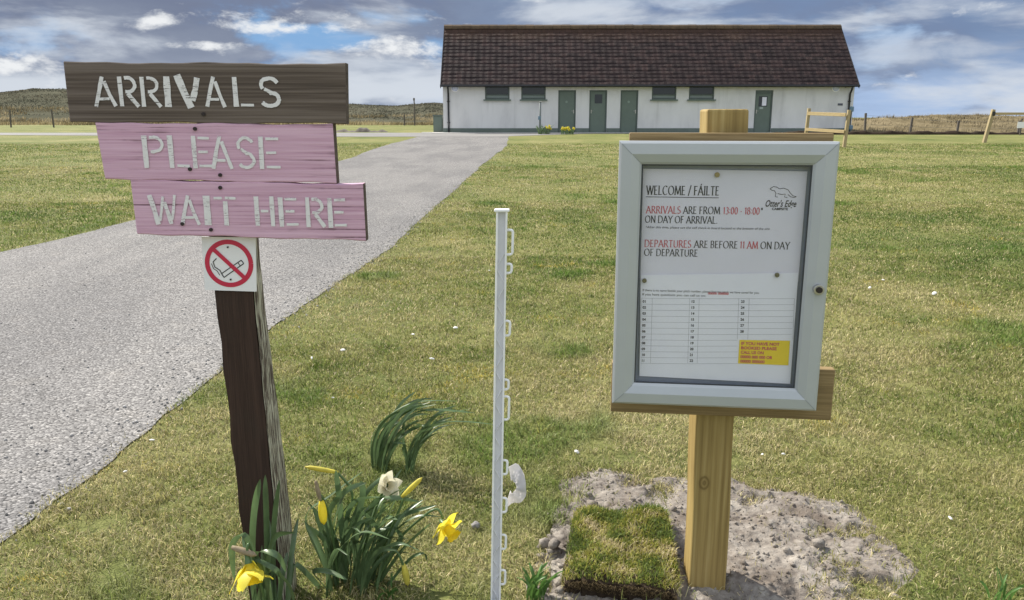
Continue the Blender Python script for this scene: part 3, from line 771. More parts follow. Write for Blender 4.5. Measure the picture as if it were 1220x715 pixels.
def roman(mb, text, x, z, size, tracking=.10, y=0.0, width=None):
    if width:
        nat = sum(GL[c][0]+tracking if c != ' ' else .34 for c in text); sxx = width/(nat*size)
    else: sxx = 1.0
    j = 0
    for c in text:
        if c == ' ': x += .34*size*sxx; continue
        adv, strokes = GL[c]
        for st in strokes:
            pts = [(x+p[0]*size*sxx, z+p[1]*size) for p in st]
            ws = []
            for i in range(len(pts)):
                a = pts[max(i-1, 0)]; b = pts[min(i+1, len(pts)-1)]
                th = math.atan2(b[1]-a[1], b[0]-a[0])
                ws.append(size*(.045+.085*abs(math.sin(th-R(-22 if b[0] >= a[0] else 22)*0-R(25)))))
            j += 1; mb.ribbon(pts, ws, y-.00003*(j % 5))
            if c in SERIFED and len(st) == 2:
                for p in st:
                    if p[1] in (0, 1):
                        j += 1; px_, pz_ = x+p[0]*size*sxx, z+p[1]*size
                        mb.ribbon([(px_-.10*size, pz_), (px_+.10*size, pz_)], size*.05, y-.00003*(j % 5))
        x += (adv+tracking)*size*sxx
    return x
def font_mesh(text, size, x, z, y, shear=0.0, align='LEFT', width=None, bold=0.0):
    """Blender's own built-in typeface as a flat mesh facing -Y"""
    cu = bpy.data.curves.new('letters', 'FONT'); cu.body = text; cu.size = size; cu.shear = shear; cu.align_x = align; cu.offset = bold
    cu.resolution_u = 3
    o = bpy.data.objects.new('letters', cu); COL.objects.link(o)
    dg = bpy.context.evaluated_depsgraph_get(); me = bpy.data.meshes.new_from_object(o.evaluated_get(dg))
    vs = [tuple(v.co) for v in me.vertices]; fs = [tuple(p.vertices) for p in me.polygons]
    bpy.data.objects.remove(o); bpy.data.curves.remove(cu); bpy.data.meshes.remove(me)
    s = 1.0
    if width and vs:
        w = max(v[0] for v in vs)-min(v[0] for v in vs); s = width/w
    return [(x+v[0]*s, y, z+v[1]) for v in vs], fs

# ------------------------------------------------------------------ notice board
NB = P(857, 480, 1.43); RZ = R(-6.5)
nb = empty('notice_board', (NB.x, 1.49, 0), 'silver framed glazed notice board on a treated pine post set in bare sandy soil', 'notice board')
def Nl(px, py, Y):                                 # photo pixel at depth Y -> local to the empty
    p = P(px, py, Y); return Vector((p.x-NB.x, p.y-1.49, p.z))
pt = Nl(868.5, 130, 1.49); pb = Nl(843, 706, 1.49)
po = bpy.data.objects
mb = MB(); hh = pt.z+.25
nz = 14; w2 = .0375
for i in range(nz+1):
    t = i/nz; z = -.25+hh*t; x = pb.x+(pt.x-pb.x)*max(0, z)/pt.z
    j = .0012*math.sin(i*1.7)
    for (a, b) in ((-w2, 0), (w2, 0), (w2, .075), (-w2, .075)): mb.v.append((x+a+j, b, z))
for i in range(nz):
    for k in range(4):
        k2 = (k+1) % 4; mb.f.append((i*4+k, i*4+k2, (i+1)*4+k2, (i+1)*4+k))
mb.f.append((nz*4, nz*4+1, nz*4+2, nz*4+3)); mb.f.append((3, 2, 1, 0))
post = mb.build('post', pine, nb, bevel=.004); post.rotation_euler = (0, 0, R(-2.5))
post.location = (.0, 0, 0)
MY = Matrix.Rotation(RZ, 4, 'Z')
def rail(px0, px1, py0, py1, nm):
    a = Nl(px0, (py0+py1)/2, 1.455); b = Nl(px1, (py0+py1)/2, 1.455); z1 = Nl(800, py0, 1.455).z; z0 = Nl(800, py1, 1.455).z
    w = (b.x-a.x)/math.cos(RZ); xm = (a.x+b.x)/2
    m_ = MB(); m_.box((0, 0, 0), (w, .021, z1-z0)); o = m_.build(nm, pine_rail, nb, bevel=.0025)
    o.location = (xm, -.016-.004, (z0+z1)/2); o.rotation_euler = (0, 0, RZ); return o
rail(752, 988, 158.5, 225, 'rail'); rl_ = rail(731, 989, 437, 497, 'rail')
for (px, py) in ((845, 497),): pass
# cabinet, local frame: origin centre of the frame front, x right, z up
cc = Nl((739+998+970+726)/4, 333, 1.425)
cabinet = bpy.data.objects.new('cabinet', None)
FW, FH, FT = .376, .490, .030
MBAR = .0405
fm = MB()
def moulding(mb, w, h, bw, th):
    prof = [(0, th), (0, .004), (.004, 0), (bw*.55, -.0015), (bw-.004, .004), (bw, .008), (bw, .014)]     # distance in from the outer edge, y
    n = len(prof); vs = []
    for (sx_, sz_) in ((-1, -1), (1, -1), (1, 1), (-1, 1)):
        for (d, y) in prof: vs.append((sx_*(w/2-d), y, sz_*(h/2-d)))
    fs = []
    for k in range(4):
        k2 = (k+1) % 4
        for i in range(n-1): fs.append((k*n+i, k2*n+i, k2*n+i+1, k*n+i+1))
    return mb.add(vs, fs)
moulding(fm, FW, FH, MBAR, FT)
fro = fixn(fm.build('frame', alu, nb)); fro.location = cc; fro.rotation_euler = (0, 0, RZ)
# mitre lines
mitre_m = plain('dark grey mitre', (.26, .28, .30), .6)  # one even dark grey for the corner joint lines
for (sx_, sz_) in ((-1, -1), (1, -1), (1, 1), (-1, 1)):
    a = (sx_*(FW/2-.004), sz_*(FH/2-.004)); b = (sx_*(FW/2-MBAR+.004), sz_*(FH/2-MBAR+.004))
    pts = [(a[0]+(b[0]-a[0])*t, a[1]+(b[1]-a[1])*t) for t in (0, .5, 1)]
    n = 3; vs = []; m_ = MB()
    for i, (p, yy) in enumerate(zip(pts, (-.0004, -.0022, .0036))):
        vs += [(p[0]+.0003, yy, p[1]-.0003*sx_*sz_), (p[0]-.0003, yy, p[1]+.0003*sx_*sz_)]
    m_.add(vs, [(0, 1, 3, 2), (2, 3, 5, 4)])
    m_.build('mitre_joint', mitre_m, fro)
IW, IH = FW-2*MBAR, FH-2*MBAR
m_ = MB(); m_.box((0, .0275, 0), (IW+.02, .004, IH+.02)); m_.build('back_panel', back_m, fro)
m_ = MB(); m_.box((0, .0335, 0), (FW-.012, .006, FH-.012)); m_.build('case_back', alu_dark, fro)
m_ = MB(); m_.box((0, .0125, 0), (IW+.004, .003, IH+.004)); m_.build('glass_pane', clear, fro)
m_ = MB()
for s in (-1, 1):
    m_.box((s*(IW/2-.0012), .0125-.0022, 0), (.0024, .0012, IH)); m_.box((0, .0125-.0022, s*(IH/2-.0012)), (IW-.006, .0012, .0024))
m_.build('gasket', plain('dark gasket', (.05, .055, .06), .6), fro)
def fl(px, py):
    """photo pixel -> cabinet local x, z (bilinear in the frame's corners)"""
    TL, TR, BR, BL = (739, 169), (998, 169), (970, 490), (726, 480)
    u, v = .5, .5
    for _ in range(20):
        x = (1-v)*((1-u)*TL[0]+u*TR[0])+v*((1-u)*BL[0]+u*BR[0]); y = (1-v)*((1-u)*TL[1]+u*TR[1])+v*((1-u)*BL[1]+u*BR[1])
        u += (px-x)/255; v += (py-y)/316
    return (u-.5)*FW, (.5-v)*FH
lkx, lkz = fl(972, 338)
m_ = MB(); m_.disc((lkx, -.004, lkz), .0095, .012, 24); lk = m_.build('lock', steel, fro, bevel=.001)
m_ = MB(); m_.disc((lkx, -.0115, lkz), .0055, .003, 20); m_.build('lock_barrel', nail_m, lk)
for sxx in (-1, 1):
    pass
# top sheet: a thing of its own inside the case
def in_case(o): o.matrix_world = Matrix.Translation(Vector((NB.x, 1.49, 0))+cc) @ MY; return o
t1 = in_case(empty('welcome_notice', (0, 0, 0), 'white printed welcome sheet with arrival and departure times in the upper half of the case', 'notice'))
def sheet_mesh(corners, yf, sag, name, m, parent, n=14):
    (x0, z0), (x1, z1), (x2, z2), (x3, z3) = corners       # TL TR BR BL
    mb = MB(); top = []; 
    for lay in (0, 1):
        for j in range(n+1):
            for i in range(n+1):
                u, v = i/n, j/n
                x = (1-v)*((1-u)*x0+u*x1)+v*((1-u)*x3+u*x2); z = (1-v)*((1-u)*z0+u*z1)+v*((1-u)*z3+u*z2)
                mb.v.append((x, yf-sag*math.sin(math.pi*u)*math.sin(math.pi*v*.9)+lay*.0003, z))
    N = (n+1)*(n+1)
    for j in range(n):
        for i in range(n):
            a = j*(n+1)+i; mb.f.append((a, a+n+1, a+n+2, a+1)); mb.f.append((N+a, N+a+1, N+a+n+2, N+a+n+1))
    return mb.build(name, m, parent, True)
c4 = [fl(768, 200.5), fl(964, 203), fl(953, 333), fl(763, 331)]
sheet_mesh(c4, .0238, .0, 'sheet', paper_top, t1)
YT = .0233
k_ = MB(); r_ = MB()
def base(px, py): return fl(px, py)
xa, za = base(771.5, 230); xb, zb = base(860, 231)
roman(k_, 'WELCOME / FÁILTE', xa, za, .0158, .10, YT, xb-xa); k_.ribbon([(xa-.001, za-.004), (xb-.001, za-.0045)], .0011, YT)
xa, za = base(771, 251.5); xb, _ = base(813.5, 252); roman(r_, 'ARRIVALS', xa, za, .0128, .10, YT, xb-xa)
xa, _ = base(816, 252); xb, _ = base(861, 252); roman(k_, 'ARE FROM', xa, za, .0128, .10, YT, xb-xa)
xa, _ = base(864, 252); xb, _ = base(908, 252); roman(r_, '13:00 - 18:00', xa, za, .0124, .10, YT, xb-xa)
xa, _ = base(908.5, 252); roman(k_, '*', xa, za, .0128, .1, YT)
xa, za = base(769.5, 262.5); xb, _ = base(858, 263); roman(k_, 'ON DAY OF ARRIVAL.', xa, za, .0126, .10, YT, xb-xa)
xa, za = base(768.5, 291); xb, _ = base(826, 291); roman(r_, 'DEPARTURES', xa, za, .0128, .10, YT, xb-xa)
xa, _ = base(829, 291); xb, _ = base(882, 291); roman(k_, 'ARE BEFORE', xa, za, .0128, .10, YT, xb-xa)
xa, _ = base(884, 291); xb, _ = base(906, 291); roman(r_, '11 AM', xa, za, .0128, .10, YT, xb-xa)
xa, _ = base(908.5, 291); xb, _ = base(943.5, 291.5); roman(k_, 'ON DAY', xa, za, .0128, .10, YT, xb-xa)
xa, za = base(768, 301.5); xb, _ = base(834, 302); roman(k_, 'OF DEPARTURE', xa, za, .0126, .10, YT, xb-xa)
xa, za = base(770, 269); xb, _ = base(919, 270.5)
k_.add(*font_mesh('*After this time, please use the self check-in board located at the bottom of the site', .006, xa, za, YT, .2, width=xb-xa))
k_.build('lettering', ink, t1); r_.build('red_lettering', red_ink, t1)
# otter outline and script name
lg = MB()
ott = [(920, 223), (924, 220.5), (928, 221), (931, 223), (936, 222.2), (941, 224), (944, 228), (947, 231), (951, 232)]
und = [(920, 223), (922.5, 225), (925, 225), (927, 228), (926, 232), (929, 232.5)]
bel = [(929, 228.5), (934, 229.5), (938, 229), (937, 232.5), (940.5, 233)]
tl_ = [(941, 229.5), (944, 232), (948, 233), (951, 232)]
for kk, st in enumerate((ott, und, bel, tl_)): lg.ribbon([fl(*p) for p in st], .0010, YT-.00004*kk)
x0_, z0_ = fl(913.5, 243.5); x1_, _ = fl(950, 243)
lg.add(*font_mesh("Otter's Edge", .0165, x0_, z0_, YT, .35, width=x1_-x0_, bold=.00028))
x0_, z0_ = fl(922, 247.5); x1_, _ = fl(941, 247); lg.add(*font_mesh('CAMPSITE', .0058, x0_, z0_, YT, 0, width=x1_-x0_, bold=.0002))
tag(lg.build('logo', ink, t1), 'black otter outline over a slanting script name')
x, z = fl(857, 207); m_ = MB(); m_.disc((x, .0215, z), .0045, .004, 16); m_.build('pin', plain('brass drawing pin', (.30, .24, .12), .4, .7), t1)
# lower sheet
t2 = in_case(empty('booking_list', (0, 0, 0), 'white sheet with a numbered table and a yellow box, pinned below the welcome sheet', 'notice'))
c4 = [fl(763.5, 324.5), fl(953, 321.5), fl(942.5, 459.5), fl(760.5, 449.5)]
sheet_mesh(c4, .0215, 0, 'sheet', paper, t2)
YT = .0210
k_ = MB(); g_ = MB(); r_ = MB()
x0_, z0_ = fl(765.5, 344); x1_, _ = fl(906, 343); k_.add(*font_mesh('If there is no name beside your pitch number, please find the pitch we have saved for you', .0062, x0_, z0_, YT, 0, width=x1_-x0_))
x0_, z0_ = fl(765, 349); x1_, _ = fl(842, 348); k_.add(*font_mesh('If you have questions you can call us on:', .0062, x0_, z0_, YT, 0, width=x1_-x0_))
x0_, z0_ = fl(845, 347.8); x1_, _ = fl(870, 347); r_.add(*font_mesh('00000 000000', .0062, x0_, z0_, YT, 0, width=x1_-x0_, bold=.0002))
nums = [['01', '02', '03', '04', '05', '06', '07', '08', '09', '10', '11'], ['12', '13', '14', '15', '16', '17', '18', '19', '20', '21', '22'], ['23', '24', '25', '26', '27', '28']]
for r in range(12):
    ya = 352.5+r*7.35
    rights = 948-r*.55
    lim = rights if r < 7 else 880
    g_.ribbon([fl(765.0-r*.25, ya), fl((765+lim)/2, ya+.6), fl(lim, ya+.3)], .00045, YT)
    for cidx, (colx, _) in enumerate(((765.5, 0), (824.5, 0), (884.5, 0))):
        if r < len(nums[cidx]):
            x, z = fl(colx-r*.25, ya+5.4); k_.add(*font_mesh(nums[cidx][r], .0066, x, z, YT, bold=.00022))
for px in (764, 777.5, 823, 834.5, 882, 894.5, 948):
    e = 433 if px < 880 else 403
    g_.ribbon([fl(px, 352.5), fl(px-(e-352)*.04, e)], .00045, YT-.00004)
k_.build('lettering', ink, t2); g_.build('table_lines', grey_ink, t2); r_.build('red_lettering', red_ink, t2)
q = [fl(882.5, 403.8), fl(942.5, 404.8), fl(940.5, 435.8), fl(880.5, 433.5)]
m_ = MB(); m_.add([(p[0], YT-.0002, p[1]) for p in q]+[(p[0], YT+.0001, p[1]) for p in q], [(3, 2, 1, 0), (4, 5, 6, 7)]); yb = m_.build('yellow_box', yellow_m, t2)
m_ = MB()
for i, tx in enumerate(('IF YOU HAVE NOT', 'BOOKED PLEASE', 'CALL US ON', '00000 000 000 OR', '00000 000000')):
    x, z = fl(884.3-i*.3, 409.8+i*5.6); x1_, _ = fl((930, 927, 912, 923, 914)[i], 409)
    m_.add(*font_mesh(tx, .0080, x, z, YT-.0005, width=x1_-x, bold=.0003))
m_.build('lettering', red_ink, yb)
for (px, py) in ((768, 331), (927.5, 324)):
    x, z = fl(px, py); m_ = MB(); m_.disc((x, .0195, z), .0042, .005, 16); m_.build('pin', pin_m, t2, bevel=.001)

# ------------------------------------------------------------------ arrivals sign
YB = 1.375
sg = empty('arrivals_sign', (P(297, 347, 1.398).x, 1.398, 0), 'leaning dark brown post with one brown and two faded pink stencilled boards', 'sign')
S0 = Vector(sg.location)
def Sl(px, py, Y): return P(px, py, Y)-S0
a0 = Sl(248, 270, 1.398); a1 = Sl(289, 640, 1.398); a2 = Sl(294, 270, 1.398); a3 = Sl(329, 640, 1.398)
def along(p, q, z): t = (z-p.z)/(q.z-p.z); return p.x+(q.x-p.x)*t
mb = MB(); ms = MB(); zt = Sl(240, 120, 1.398).z; nz = 26; dep = .066
L_ = []
for i in range(nz+1):
    z = -.25+(zt+.25)*i/nz
    xl_ = along(a0, a1, z)+.0018*math.sin(i*2.3)+random.uniform(-.0008, .0008); xr_ = along(a2, a3, z)+random.uniform(-.001, .001)
    L_.append((xl_, xr_, z))
for (xl_, xr_, z) in L_:
    dep = float(np.interp(z, [.15, .65], [.106, .060])); mb.v += [(xl_, 0, z), (xr_, 0, z), (xr_-.001, dep, z), (xl_, dep, z)]
for i in range(nz):
    for k in (0, 2, 3): 
        k2 = (k+1) % 4; mb.f.append((i*4+k, i*4+k2, (i+1)*4+k2, (i+1)*4+k))
mb.f.append((nz*4, nz*4+1, nz*4+2, nz*4+3))
psto = mb.build('post', brown_post, sg)
for i, (xl_, xr_, z) in enumerate(L_):
    e = random.uniform(-.0015, .0015); dep = float(np.interp(z, [.15, .65], [.106, .060]))
    ms.v += [(xr_+.0005, .0015+abs(e)*2, z), (xr_-.0005+.0012, dep*.5, z), (xr_-.001, dep, z)]
for i in range(nz):
    for k in (0, 1): ms.f.append((i*3+k, i*3+k+1, (i+1)*3+k+1, (i+1)*3+k))
tag(ms.build('post_side', worn_side, psto), 'right side with flaking pale paint')

def board(corners, m, th, ragged_left=0.0):
    """corner pixels TL TR BR BL -> plank with a slightly uneven outline, local to the sign"""
    tl, tr, br, bl_ = [Sl(*p, YB) for p in corners]; n = 26
    mb = MB()
    tops = []; bots = []
    for i in range(n+1):
        t = i/n
        wob = lambda s: .0009*math.sin(t*13+s)+.0006*math.sin(t*37+s*2)
        tops.append((tl.x+(tr.x-tl.x)*t, tl.z+(tr.z-tl.z)*t+wob(1))); bots.append((bl_.x+(br.x-bl_.x)*t, bl_.z+(br.z-bl_.z)*t+wob(3)))
    y0 = YB-S0.y
    for i in range(n+1):
        bow = .0015*math.sin(math.pi*i/n)
        for (p, y) in ((tops[i], y0-bow), (tops[i], y0+th), (bots[i], y0+th), (bots[i], y0-bow)): mb.v.append((p[0], y, p[1]))
    for i in range(n):
        for k in range(4):
            k2 = (k+1) % 4; mb.f.append((i*4+k, (i+1)*4+k, (i+1)*4+k2, i*4+k2))
    mb.f.append((0, 1, 2, 3))
    o = mb.build('board', m, sg)
    e = MB(); e.add([mb.v[n*4+k] for k in range(4)], [(3, 2, 1, 0)])
    e.build('board_end', board_end, o)
    fixn(o); o.modifiers.new('bevel', 'BEVEL').width = .0015; o.modifiers['bevel'].limit_method = 'ANGLE'
    return o
SG = {  # stencil strokes in a unit box, width set per letter: each stroke (points, stroke width)
 'A': [([(.10, 0), (.30, .55), (.46, 1)], .20), ([(.52, .84), (.70, .40), (.90, 0)], .19), ([(.26, .26), (.66, .26)], .12)],
 'R': [([(.12, 0), (.12, 1)], .24), ([(.34, .95)]+arc(.46, .72, .36, .23, 90, -90)+[(.34, .49)], .19), ([(.46, .44), (.68, .22), (.92, 0)], .22)],
 'I': [([(.5, 0), (.5, 1)], .8)],
 'V': [([(.08, 1), (.34, .45), (.56, 0)], .28), ([(.90, .92), (.78, .55), (.64, .22)], .22)],
 'L': [([(.18, 0), (.18, 1)], .26), ([(.40, .07), (.96, .07)], .14)],
 'S': [(arc(.5, .74, .36, .21, 20, 200, 10)+[(.2, .62)], .19), (arc(.5, .26, .38, .22, 95, -150, 12), .20), ([(.26, .60), (.62, .46)], .17)],
 'P': [([(.14, 0), (.14, 1)], .26), ([(.36, .94)]+arc(.48, .72, .40, .22, 90, -90)+[(.36, .50)], .16)],
 'E': [([(.15, 0), (.15, 1)], .27), ([(.36, .93), (.94, .93)], .14), ([(.36, .51), (.82, .51)], .12), ([(.36, .07), (.98, .07)], .14)],
 'W': [([(.06, 1), (.18, .5), (.30, 0)], .24), ([(.54, .95), (.44, .5), (.36, .12)], .13), ([(.58, .75), (.68, .35), (.76, 0)], .20), ([(.95, 1), (.87, .5), (.80, .15)], .12)],
 'T': [([(.5, 0), (.5, .82)], .27), ([(.0, .93), (.38, .93)], .14), ([(.50, .93), (1, .93)], .14)],
 'H': [([(.14, 0), (.14, 1)], .25), ([(.86, 0), (.86, 1)], .25), ([(.32, .52), (.68, .52)], .13)],
}
def stencil(letters, y0px, y1px, parent, slope=0.0, xref=0.0):
    mb = MB(); j = 0; yy = YB-S0.y-.0024
    for (c, x0, x1, *opt) in letters:
        dy = (x0-xref)*slope; up_, dn = (opt or (0, 0))
        a = Sl(x0, y1px+dy+dn, YB); b = Sl(x1, y0px+dy-up_, YB); w = b.x-a.x; h = b.z-a.z
        for pts, sw in SG[c]:
            pp = []
            for (u, v) in pts: pp.append((a.x+u*w+random.uniform(-.0006, .0006), a.z+v*h+random.uniform(-.0006, .0006)))
            # subdivide so edges wander a little
            q = []
            for i in range(len(pp)-1):
                for t in (0, .33, .66): q.append((pp[i][0]+(pp[i+1][0]-pp[i][0])*t, pp[i][1]+(pp[i+1][1]-pp[i][1])*t))
            q.append(pp[-1]); wd = max(.0046, sw*(.84 if c != 'V' else 1.12)*min(w, .042) if c != 'I' else w*.7)
            j += 1; mb.ribbon(q, [wd*random.uniform(.88, 1.1) for _ in q], yy-.00006*(j % 4))
    return mb.build('lettering', stencil_m, parent)
def nails(pxs, parent):
    for (px, py) in pxs:
        p = Sl(px, py, YB); m_ = MB(); m_.disc((p.x, YB-S0.y-.002, p.z), .0032, .004, 12); m_.build('nail', nail_m, parent)
b1 = board(((75, 74), (411.5, 76), (412.5, 147.5), (83, 145.3)), brown_board, .024)
tag(b1, 'brown top board reading ARRIVALS')
stencil([('A', 113, 138), ('R', 143, 165), ('R', 170, 191), ('I', 196, 204), ('V', 212, 238, 2, 1), ('A', 245, 269), ('L', 277, 302), ('S', 309, 335)], 91, 127, b1, .004, 115)
nails([(243, 136)], b1)
b2 = board(((113, 146.3), (396.5, 148.3), (401, 218.5), (125, 213.3)), pink_paint, .024)
tag(b2, 'pink middle board reading PLEASE')
stencil([('P', 172, 196), ('L', 201, 225), ('E', 230, 251), ('A', 252, 277), ('S', 283, 304), ('E', 309, 333)], 161, 200, b2, .012, 172)
nails([(233, 153.5), (227, 201.5), (263, 208.5)], b2)
b3 = board(((155, 214.3), (432.5, 220), (436, 287), (163, 279)), pink_paint, .024)
tag(b3, 'pink lowest board reading WAIT HERE')
stencil([('W', 180, 210), ('A', 215, 238), ('I', 243, 252), ('T', 258, 281), ('H', 304, 327), ('E', 333, 355), ('R', 365, 388), ('E', 391, 413)], 232, 267, b3, .018, 180)
nails([(263, 223.5), (218, 266.5), (252, 273.5)], b3)
# no smoking plate
YPL = 1.3945
pc = [Sl(240, 282, YPL), Sl(304.5, 283, YPL), Sl(305.5, 347.5, YPL), Sl(244, 345.5, YPL)]
mb = MB(); yy = YPL-S0.y
mb.add([(p.x, yy, p.z) for p in pc]+[(p.x, yy+.003, p.z) for p in pc], [(3, 2, 1, 0), (4, 5, 6, 7), (0, 1, 5, 4), (1, 2, 6, 5), (2, 3, 7, 6), (3, 0, 4, 7)])
plt = tag(mb.build('sign_plate', plate_m, sg), 'square white no smoking plate screwed to the post')
pcn = Sl(273, 314, YPL); rr_ = .0385
mb = MB()
ring = [(pcn.x+rr_*math.cos(a), pcn.z+rr_*math.sin(a)) for a in np.linspace(0, 2*math.pi, 49)]
mb.ribbon(ring, .0082, yy-.0006)
mb.ribbon([(pcn.x-rr_*.70, pcn.z+rr_*.70), (pcn.x+rr_*.70, pcn.z-rr_*.70)], .0072, yy-.0010)
def SP(px, py): p = Sl(px, py, YPL); return (p.x, p.z)
mk = MB()
cg = [SP(264, 326), SP(287.5, 310), SP(290.5, 314), SP(267, 330.5)]
for i in range(4): mk.ribbon([cg[i], cg[(i+1) % 4]], .0017, yy-.00045-.00003*i)
mk.ribbon([SP(283.5, 313), SP(286.5, 317)], .0014, yy-.0007)
mk.ribbon([SP(266, 329), SP(262, 322), SP(256, 318), SP(254, 312), SP(258, 308)], .0017, yy-.0006)
mk.ribbon([SP(262, 328), SP(259, 323), SP(254.5, 320), SP(252, 314)], .0012, yy-.0005)
fixn(mk.build('cigarette_symbol', sign_black, plt)); fixn(mb.build('prohibition_ring', sign_red, plt))
for (px, py) in ((271.5, 294.5), (275, 333)):
    x, z = SP(px, py); m_ = MB(); m_.disc((x, yy-.001, z), .0016, .002, 10); m_.build('screw', nail_m, plt)

# ------------------------------------------------------------------ white electric fence post
YW = 1.42
wp0 = P(590.5, 716, YW)
wp = empty('plastic_fence_post', (wp0.x, YW, 0), 'white plastic electric fence post with side loops standing in the lawn', 'fence post')
top = P(598, 252, YW); bot = P(590.5, 715, YW); axis = (top-bot); lean = axis.x/axis.z
shear = Matrix(((1, 0, lean, -lean*bot.z), (0, 1, 0, 0), (0, 0, 1, 0), (0, 0, 0, 1)))
zt = top.z; wd = .0200
mb = MB(); zb = -.18
mb.box((0, .003, (zt+zb)/2), (wd-.004, .003, zt-zb), shear)
wbk = mb.build('web', white_plastic_in, wp)
mb = MB()
for s in (-1, 1): mb.box((s*(wd/2-.0018), .0, (zt+zb)/2), (.0036, .014, zt-zb), shear)
mb.build('shaft', white_plastic, wp, bevel=.0008)
mb = MB()
z = .02; k = 0
while z < zt-.08:
    s = 1 if k % 2 else -1
    a = shear @ Vector((-s*.006, 0, z)); b = shear @ Vector((s*.006, 0, z+.022))
    mb.add([(a.x, -.001, a.z-.0008), (b.x, -.001, b.z-.0008), (b.x, -.001, b.z+.0008), (a.x, -.001, a.z+.0008), (a.x, .003, a.z-.0008), (b.x, .003, b.z-.0008), (b.x, .003, b.z+.0008), (a.x, .003, a.z+.0008)],
           [(0, 1, 2, 3), (0, 4, 5, 1), (3, 2, 6, 7), (1, 5, 6, 2), (0, 3, 7, 4)])
    z += .032; k += 1
fixn(mb.build('rib', white_plastic, wp))
mb = MB(); mb.box((0, 0, zt+.002), (.027, .018, .005), shear); mb.build('cap', white_plastic, wp, bevel=.0018)
for (y0, y1, ww) in ((272.5, 305, .0125), (313, 327, .0115), (381, 401.5, .0105), (451, 465.5, .0100), (471, 501.5, .0115), (547, 566.5, .0105), (592, 611.5, .0105), (636, 655.5, .0105), (678, 697.5, .0105)):
    z1 = P(605, y0, YW).z; z0 = P(605, y1, YW).z; zc = (z0+z1)/2; h2 = (z1-z0)/2; r = .0024; xw = wd/2+ww-r
    cr = .004
    xi = wd/2-.001
    pts = [(xi, 0, z1-r), (xw-cr, 0, z1-r), (xw-cr*.3, 0, z1-r-cr*.3), (xw, 0, z1-r-cr), (xw, 0, z0+r+cr), (xw-cr*.3, 0, z0+r+cr*.3), (xw-cr, 0, z0+r), (xi, 0, z0+r)]
    mb = MB(); mb.tube(pts, r, 8, True, shear); mb.build('loop', white_plastic, wp, True)
# crumpled film caught on a loop
pf = P(612, 580, YW+.012)
fm_ = MB(); n = 16
for lay in (0, 1):
    for i in range(n+1):
        a = R(105-225*i/n)
        for k in range(5):
            r = .009+.0058*k+.001*math.sin(i*1.9+k); 
            fm_.v.append((math.cos(a)*r*.85-.003, .004*math.sin(i*1.3+k*.8)+.0035*k*math.sin(i*.6)+lay*.0005, math.sin(a)*r*1.35))
N = (n+1)*5
for i in range(n):
    for k in range(4):
        a = i*5+k; fm_.f.append((a, a+1, a+6, a+5)); fm_.f.append((N+a, N+a+5, N+a+6, N+a+1))
fo = fm_.build('plastic_scrap', film_m, None, True); fo.location = pf
tag(fo, 'crumpled scrap of thin white plastic caught on the white fence post', 'litter')

# ------------------------------------------------------------------ dug soil, turf sod
sx_ = np.arange(-.1, 1.1, .0045); sy_ = np.arange(1.15, 2.25, .0045); SX, SY = np.meshgrid(sx_, sy_)
def soil_z(x, y):
    m = soil_mask(x, y)
    lum = (fbm(x, y, .16, 61, 3)-.5)*.024+(fbm(x, y, .045, 63, 4)-.5)*.016+(fbm(x, y, .014, 64, 2)-.5)*.007+np.maximum(0, fbm(x, y, .022, 66, 2)-.66)*.02+np.exp(-((x-.07)/.05)**2-((y-1.58)/.12)**2)*np.maximum(0, fbm(x, y, .06, 68, 2)-.45)*.10
    hole = np.exp(-(((x-.46)/.16)**2+((y-1.36)/.07)**2))*.05
    return ground_z(x, y)-.010+m*.022+lum*np.clip(m*2.2, .25, 1)-.02*(m <= 0)-hole*m-.028*m*np.exp(-(((x-.60)/.05)**2+((y-1.47)/.05)**2))-.012*m*np.clip((fbm(x, y, .16, 72, 2)-.58)*6, 0, 1)
so = link('bare_soil', grid_mesh('bare_soil', sx_, sy_, soil_z(SX, SY)), soil_m, smooth=True); tag(so, kind='structure')
# clods scattered over the patch: crumbs nobody could count
bm0 = bmesh.new(); bmesh.ops.create_icosphere(bm0, subdivisions=1, radius=1)
cv = np.array([v.co[:] for v in bm0.verts]); cf = np.array([[v.index for v in f.verts] for f in bm0.faces]); bm0.free()
VV = []; TT = []; k = 0
while k < 1900:
    x = random.uniform(-.02, .98); y = random.uniform(1.2, 2.1)
    if soil_mask(np.array([x]), np.array([y]))[0] < random.uniform(.1, .7): continue
    r = random.choice([.0012, .0015, .002, .002, .003, .003, .004, .006]) if k > 30 else random.uniform(.010, .018)
    if k <= 30: x = random.uniform(.03, .11) if k < 22 else x; y = random.uniform(1.45, 1.72) if k < 22 else y
    v = cv*(1+RNG.uniform(-.35, .35, (len(cv), 1)))*r*RNG.uniform(.6, 1.2, (1, 3))
    z = float(soil_z(np.array([x]), np.array([y]))[0])
    TT.append(cf+len(VV)*len(cv)); VV.append(v+np.array([x, y, z+r*.05])); k += 1
tag(link('soil_crumbs', big_mesh('soil_crumbs', np.concatenate(VV), np.concatenate(TT)), soil_m), kind='stuff')
